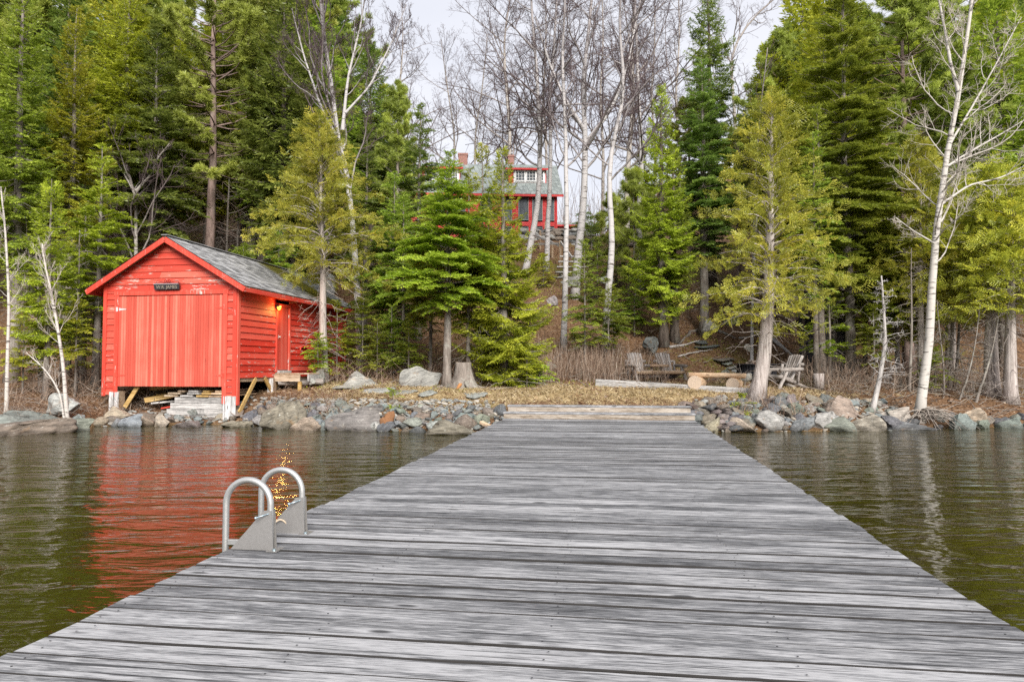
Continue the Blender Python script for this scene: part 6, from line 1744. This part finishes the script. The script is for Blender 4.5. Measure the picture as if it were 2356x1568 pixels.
for px, d, top, i, lab in ((1255, 60, -60, 40, 'thin bare tree deep behind the house between the twin birches and the dormer'), (1385, 56, -80, 41, 'bare tree on the skyline left of the crooked birch'), (1560, 50, -60, 42, 'dark bare tree on the skyline behind the twin trunk spruce'), (1505, 54, -40, 43, 'thin bare tree on the skyline left of the twin trunk spruce top'), (925, 50, 40, 44, 'bare tree at the left edge of the sky gap')):
    bare('bare_tree', lab, [(px, 520), (px + 4, 360), (px - 6, 220), (px + 3, 90), (px, top)], d, .17, .03, i, n1=20, first=.2, spread=.40, lv=(9, 7, 5), ang=.95, up=.3, thick=1.3, mat='birch_tan')
# deep forest: every tree its own object, eight stocks of wood and foliage
STOCK = []
for i, (kind, leaf, H, Rm, fine, cb, bk) in enumerate((('spruce', 'leaf_fir', 15, 2.9, .095, .30, 'bark_dark'), ('spruce', 'leaf_dark', 16, 2.6, .095, .35, 'bark_dark'), ('fir', 'leaf_dark', 14, 2.6, .095, .28, 'bark_grey'), ('spruce', 'leaf_olive', 15, 3.1, .095, .30, 'bark_grey'), ('pine', 'leaf_pine', 17, 3.4, .085, .45, 'bark_pine'), ('fir', 'leaf_fir', 13, 2.7, .095, .22, 'bark_grey'))):
    w, l = conifer_mesh(kind, H, Rm, 900 + i, fine, cb, 1.0 if kind != 'pine' else 1.3, wide=.5, clear=.4 if kind == 'pine' else 0)
    STOCK.append((w.mesh('trunk', M[bk], True), l.mesh('crown', M[leaf]), H, kind, {'leaf_fir': 'green', 'leaf_dark': 'dark', 'leaf_olive': 'yellow green', 'leaf_pine': 'grey green'}[leaf]))
rng = random.Random(77)
taken = []
def deep(px, d, top=None, k=None):
    g = onground(px, d)
    s = STOCK[rng.randrange(len(STOCK)) if k is None else k]
    sc = rng.uniform(.92, 1.25) if top is None else (P(px, top, d)[2] - g[2]) / s[2]
    side = ('behind the left shore birches' if px < 230 else 'in the wood behind the boathouse' if px < 620 else 'behind the many limbed birch' if px < 900 else 'beside the sky gap' if px < 1500 else 'behind the blue black fir' if px < 1800 else 'behind the huge bright fir' if px < 2080 else 'behind the aspen and cedars')
    far = 'nearer' if d < 36 else ('middle' if d < 46 else 'farthest')
    lab = f'{s[4]} {s[3]} in the {far} rows {side}'
    taken.append((g[0], d))
    return put_tree(s[3] + '_tree', lab, 'tree', g + np.array([0, 0, -.2]), s[0], s[1], rng.uniform(0, 6.28), (sc * rng.uniform(.9, 1.15),) * 2 + (sc,) if True else sc, 'conifers of the deep wood')
def fill(n, pxr, dr):
    c = 0; t = 0
    while c < n and t < n * 40:
        t += 1
        px = rng.uniform(*pxr); d = rng.uniform(*dr); g = onground(px, d)
        if 385 < px < 600 and d < 34.5: continue
        if any((g[0] - a) ** 2 + (d - b) ** 2 < 1.7 ** 2 for a, b in taken): continue
        deep(px, d); c += 1
fill(20, (-120, 680), (29, 38)); fill(24, (-150, 760), (38, 60))
fill(18, (1860, 2450), (27, 38)); fill(22, (1840, 2500), (38, 60))
for px, d, top in ((700, 35, -30), (640, 36, -80), (725, 40, 0), (600, 36, -60), (850, 42, 90), (880, 44, 190), (780, 44, 20)): deep(px, d, top)
for px, d, top in ((1780, 38, 90), (1745, 42, 200), (1820, 34, 60), (1700, 36, 300), (1590, 44, 220), (1480, 48, 330)): deep(px, d, top)
# ------------------------------------------------------------------ litter, straw, brush, gravel
def blades(name, mat, n, seed, xr, sr, hr, wr, accept, lie=.5):
    rg = np.random.default_rng(seed)
    x = rg.uniform(*xr, n); s = rg.uniform(*sr, n); y = shore(x) + s
    keep = accept(x, y, s, rg)
    x, y = x[keep], y[keep]; n = len(x); z = ground(x, y)
    a = rg.uniform(0, 6.28, n); el = rg.uniform(*lie, n) if isinstance(lie, tuple) else np.full(n, lie)
    d = np.stack([np.cos(a) * np.cos(el), np.sin(a) * np.cos(el), np.sin(el)], 1)
    sd = norm(np.cross(d, rg.normal(0, 1, (n, 3))))
    m = MB(); cards_mesh(m, np.stack([x, y, z - .01 + .015 * rg.random(n)], 1), d, sd, rg.uniform(*hr, n), rg.uniform(*wr, n), rg.random(n))
    return m.build(name, M[mat], kind='stuff')
def off_dock(x, y): dl = x - (-2.54 + .1435 * y); return ~((dl > -.1) & (dl < DW + .1) & (y < 17.45))
blades('dry_grass', 'straw', 60000, 1, (-6, 10), (.7, 6.2), (.05, .17), (.010, .022), lambda x, y, s, g: off_dock(x, y) & (g.random(len(x)) < np.clip(1.15 - np.abs(s - 2.9) / 3.0, 0, 1) * (0.25 + .75 * (fbm(x * 1.2, y * 1.2, 4) > .45))), (.05, .8))
blades('leaf_litter', 'leaf_litter', 110000, 2, (-13, 15), (.5, 33), (.05, .11), (.03, .07), lambda x, y, s, g: off_dock(x, y) & (g.random(len(x)) < .35 + .65 * (fbm(x * .8, y * .8, 6) > .5)), (-.1, .5))
blades('moss_tufts', 'leaf_olive', 26000, 3, (-8, 14), (3, 26), (.03, .09), (.015, .04), lambda x, y, s, g: fbm(x * .5, y * .5, 12) > .56, (.1, 1.2))
# brush: upright dry stems left of the log chairs
def stems(name, n, seed, pos, h, lean, r=(.004, .008), mat='dry_stem'):
    rg = np.random.default_rng(seed)
    x, y = pos(rg, n); z = ground(x, y); H = rg.uniform(*h, n)
    a = rg.uniform(0, 6.28, n); l = rg.uniform(0, lean, n)
    tip = np.stack([np.cos(a) * l, np.sin(a) * l, np.ones(n)], 1)
    t = np.linspace(0, 1, 4)
    pts = np.stack([np.stack([x, y, z - .03], 1) + tip * (H * u)[:, None] + rg.normal(0, .02, (n, 3)) * u + np.stack([np.cos(a), np.sin(a), 0 * a], 1) * (l * H * u * u)[:, None] * .6 for u in t], 1)
    m = MB(); rr = rg.uniform(*r, n)[:, None] * np.linspace(1, .45, 4)[None]
    v, q = tubes(pts, rr, 3); m.add(v, q, tint=np.repeat(rg.random(n), 12))
    # side twigs
    k = rg.integers(1, 3, n * 3); bi = rg.integers(0, n, n * 3); p0 = pts[bi, k]; dd = norm(rg.normal(0, .6, (n * 3, 3)) + np.array([0, 0, .7])); L = H[bi] * rg.uniform(.12, .35, n * 3)
    tp = np.stack([p0 + dd * (L * u)[:, None] for u in (0, .5, 1)], 1); v, q = tubes(tp, np.full((n * 3, 3), .003), 3); m.add(v, q, tint=np.repeat(rg.random(n * 3), 9))
    return m.build(name, M[mat], kind='stuff')
def brush_pos(rg, n):
    x = rg.normal(0, 1, n) * 1.35 + 2.75; y = rg.uniform(23.0, 26.6, n) + (x - 2.7) * .1
    return np.clip(x, 1.0, 5.2), y
stems('dry_brush', 1100, 11, brush_pos, (.5, 1.25), .30)
stems('brush_undergrowth', 900, 12, lambda rg, n: ((lambda x: (x, shore(x) + rg.uniform(2.2, 6.5, n)))(rg.uniform(9.2, 17.5, n))), (.25, 1.0), .9, mat='dry_stem')
stems('brush_undergrowth', 700, 13, lambda rg, n: ((lambda x: (x, shore(x) + rg.uniform(1.4, 6.5, n)))(rg.uniform(-17, -10.5, n))), (.25, .9), .9, mat='dry_stem')
stems('brush_undergrowth', 420, 19, lambda rg, n: ((lambda x: (x, shore(x) + rg.uniform(12, 29, n)))(rg.uniform(-2, 10, n))), (.2, .9), 1.0)
stems('brush_undergrowth', 500, 14, lambda rg, n: (rg.uniform(-6.5, -1.5, n), rg.uniform(22.5, 27, n)), (.2, .8), .9)
stems('dry_weeds', 240, 15, lambda rg, n: ((lambda x: (x, shore(x) + rg.uniform(.3, 2.0, n)))(rg.uniform(-7.6, -4.6, n))), (.12, .42), .8)
stems('dry_weeds', 130, 16, lambda rg, n: ((lambda x: (x, shore(x) + rg.uniform(.5, 1.8, n)))(rg.uniform(5.2, 8, n))), (.2, .55), .5)
stems('hilltop_brush', 320, 17, lambda rg, n: (rg.uniform(3.5, 14, n), rg.uniform(46, 62, n)), (1.2, 5.0), .35, (.012, .022))
stems('hilltop_brush', 200, 18, lambda rg, n: (rg.uniform(-12, -2, n), rg.uniform(56, 64, n)), (3, 7.5), .3, (.012, .022))
# gravel of the bank
def gravel():
    rg = np.random.default_rng(8); ico = rock_mesh(55, 2, cuts=7); bv = np.array([v.co for v in ico.vertices]); bt = np.array([list(p.vertices) for p in ico.polygons])
    m = MB(); n = 2000
    x = np.concatenate([rg.uniform(-7.6, -.2, n - 900), rg.uniform(4.6, 10.5, 600), rg.uniform(-11.5, -7.6, 300)]); s = rg.uniform(-.15, 1.75, n) ** 1.0; y = shore(x) + s; ok = off_dock(x, y) & (rg.random(n) < np.clip(1.5 - np.abs(s - 1.1), .25, 1))
    for xx, yy in zip(x[ok], y[ok]):
        r = rg.uniform(.025, .085); a = rg.uniform(0, 6.28); c, sn = math.cos(a), math.sin(a)
        v = bv * np.array([r * rg.uniform(.9, 1.5), r, r * .6]); v = np.stack([v[:, 0] * c - v[:, 1] * sn, v[:, 0] * sn + v[:, 1] * c, v[:, 2]], 1)
        m.add(v + np.array([xx, yy, max(-.05, G(xx, yy)) + r * .3]), None, bt, tint=rg.random())
    t = NT('gravel'); f = t.noise(t.coord('Position'), 30, 4)
    M['gravel'] = t.bsdf(t.mix(t.math('MULTIPLY', f, .6), t.ramp(t.attr(), [(0, (.16, .15, .14)), (.3, (.34, .37, .37)), (.6, (.26, .23, .19)), (.85, (.50, .48, .44)), (1, (.40, .33, .25))]), (.12, .11, .10)), .9, t.bump(f, .5, .01), .2)
    m.build('shore_gravel', M['gravel'], smooth=True, kind='stuff')
gravel()
# roots on the bare slope and hanging over the right shore
def root_obj(pts, r, label, mat='log_wood', jig=.03):
    w = np.array([hit(px, py) + np.array([0, 0, .03]) for px, py in pts]); K = 10; s = np.linspace(0, len(w) - 1, K); w = np.stack([np.interp(s, np.arange(len(w)), w[:, i]) for i in range(3)], 1)
    rg = np.random.default_rng(int(pts[0][0])); w[1:-1] += rg.normal(0, jig, (K - 2, 3)) * np.array([1, 1, .3])
    m = MB(); m.tube(w, np.linspace(r, r * .35, K), 7, jit=.1); tag(m.build('tree_root', M[mat], None, smooth=True), label, 'root', 'roots bared on the slope')
root_obj([(1622, 758), (1590, 765), (1570, 785), (1560, 800)], .09, 'thick root curving left from the rooted spruce trunk', 'bark_grey')
root_obj([(1636, 760), (1670, 770), (1695, 782)], .09, 'forked root running right from the rooted spruce trunk', 'bark_grey')
root_obj([(1540, 800), (1580, 795), (1610, 785)], .06, 'pale bare root below the twin trunks', 'dead_wood')
root_obj([(1560, 822), (1600, 812), (1640, 806)], .035, 'thin bare root beside the wide dark stone step', 'dead_wood')
root_obj([(1770, 775), (1800, 800), (1835, 830)], .12, 'fallen pale limb lying on the slope right of the leaning cedar', 'dead_wood', .01)
root_obj([(1700, 780), (1735, 775), (1760, 772)], .05, 'weathered limb lying by the thin pale birch', 'dead_wood')
root_obj([(1335, 800), (1300, 812), (1270, 830)], .06, 'root running left from the nearest birch', 'dead_wood')
def shore_roots():
    rg = np.random.default_rng(30); o = P(2118, 955, 18.7); lines = []; rr = []
    for i in range(46):
        a = rg.uniform(-2.9, -.1) if i % 3 else rg.uniform(-.9, .2); L = rg.uniform(.5, 1.8)
        p0 = o + np.array([rg.uniform(-.1, .15), rg.uniform(-.15, .1), rg.uniform(-.15, .12)]); d = np.array([math.cos(a) * 1.0, math.sin(a) * .55, .15])
        K = 8; u = np.linspace(0, 1, K); pts = p0 + np.outer(u * L, d) + np.stack([.0 * u, .0 * u, .10 * np.sin(u * 3) - .40 * L * u ** 1.6], 1) + np.cumsum(rg.normal(0, .02, (K, 3)), 0)
        lines.append(pts); rr.append(np.linspace(rg.uniform(.012, .03), .004, K))
    m = MB(); v, q = tubes(np.array(lines), np.array(rr), 5); m.add(v, q, tint=.5)
    tag(m.build('root_tangle', M['twig_grey'], None, smooth=True), 'tangle of washed out pale roots hanging to the water at the aspen foot', 'roots')
shore_roots()
def twigs(name, n, seed, xr, sr, mat='twig_grey'):
    rg = np.random.default_rng(seed); x = rg.uniform(*xr, n); y = shore(x) + rg.uniform(*sr, n); z = ground(x, y) + rg.uniform(.0, .12, n)
    a = rg.uniform(0, 6.28, n); L = rg.uniform(.3, 1.3, n); el = rg.uniform(-.1, .5, n); d = np.stack([np.cos(a) * np.cos(el), np.sin(a) * np.cos(el), np.sin(el)], 1)
    pts = np.stack([np.stack([x, y, z], 1) + d * (L * u)[:, None] + rg.normal(0, .04, (n, 3)) * (u > 0) for u in np.linspace(0, 1, 5)], 1)
    m = MB(); v, q = tubes(pts, rg.uniform(.005, .014, n)[:, None] * np.linspace(1, .4, 5)[None], 4); m.add(v, q); return m.build(name, M[mat], smooth=True, kind='stuff')
twigs('fallen_twigs', 520, 41, (9.0, 18), (.2, 6.5)); twigs('fallen_twigs', 260, 42, (-16, -10.5), (1.2, 6)); twigs('fallen_twigs', 300, 43, (-7, 8), (3, 16))
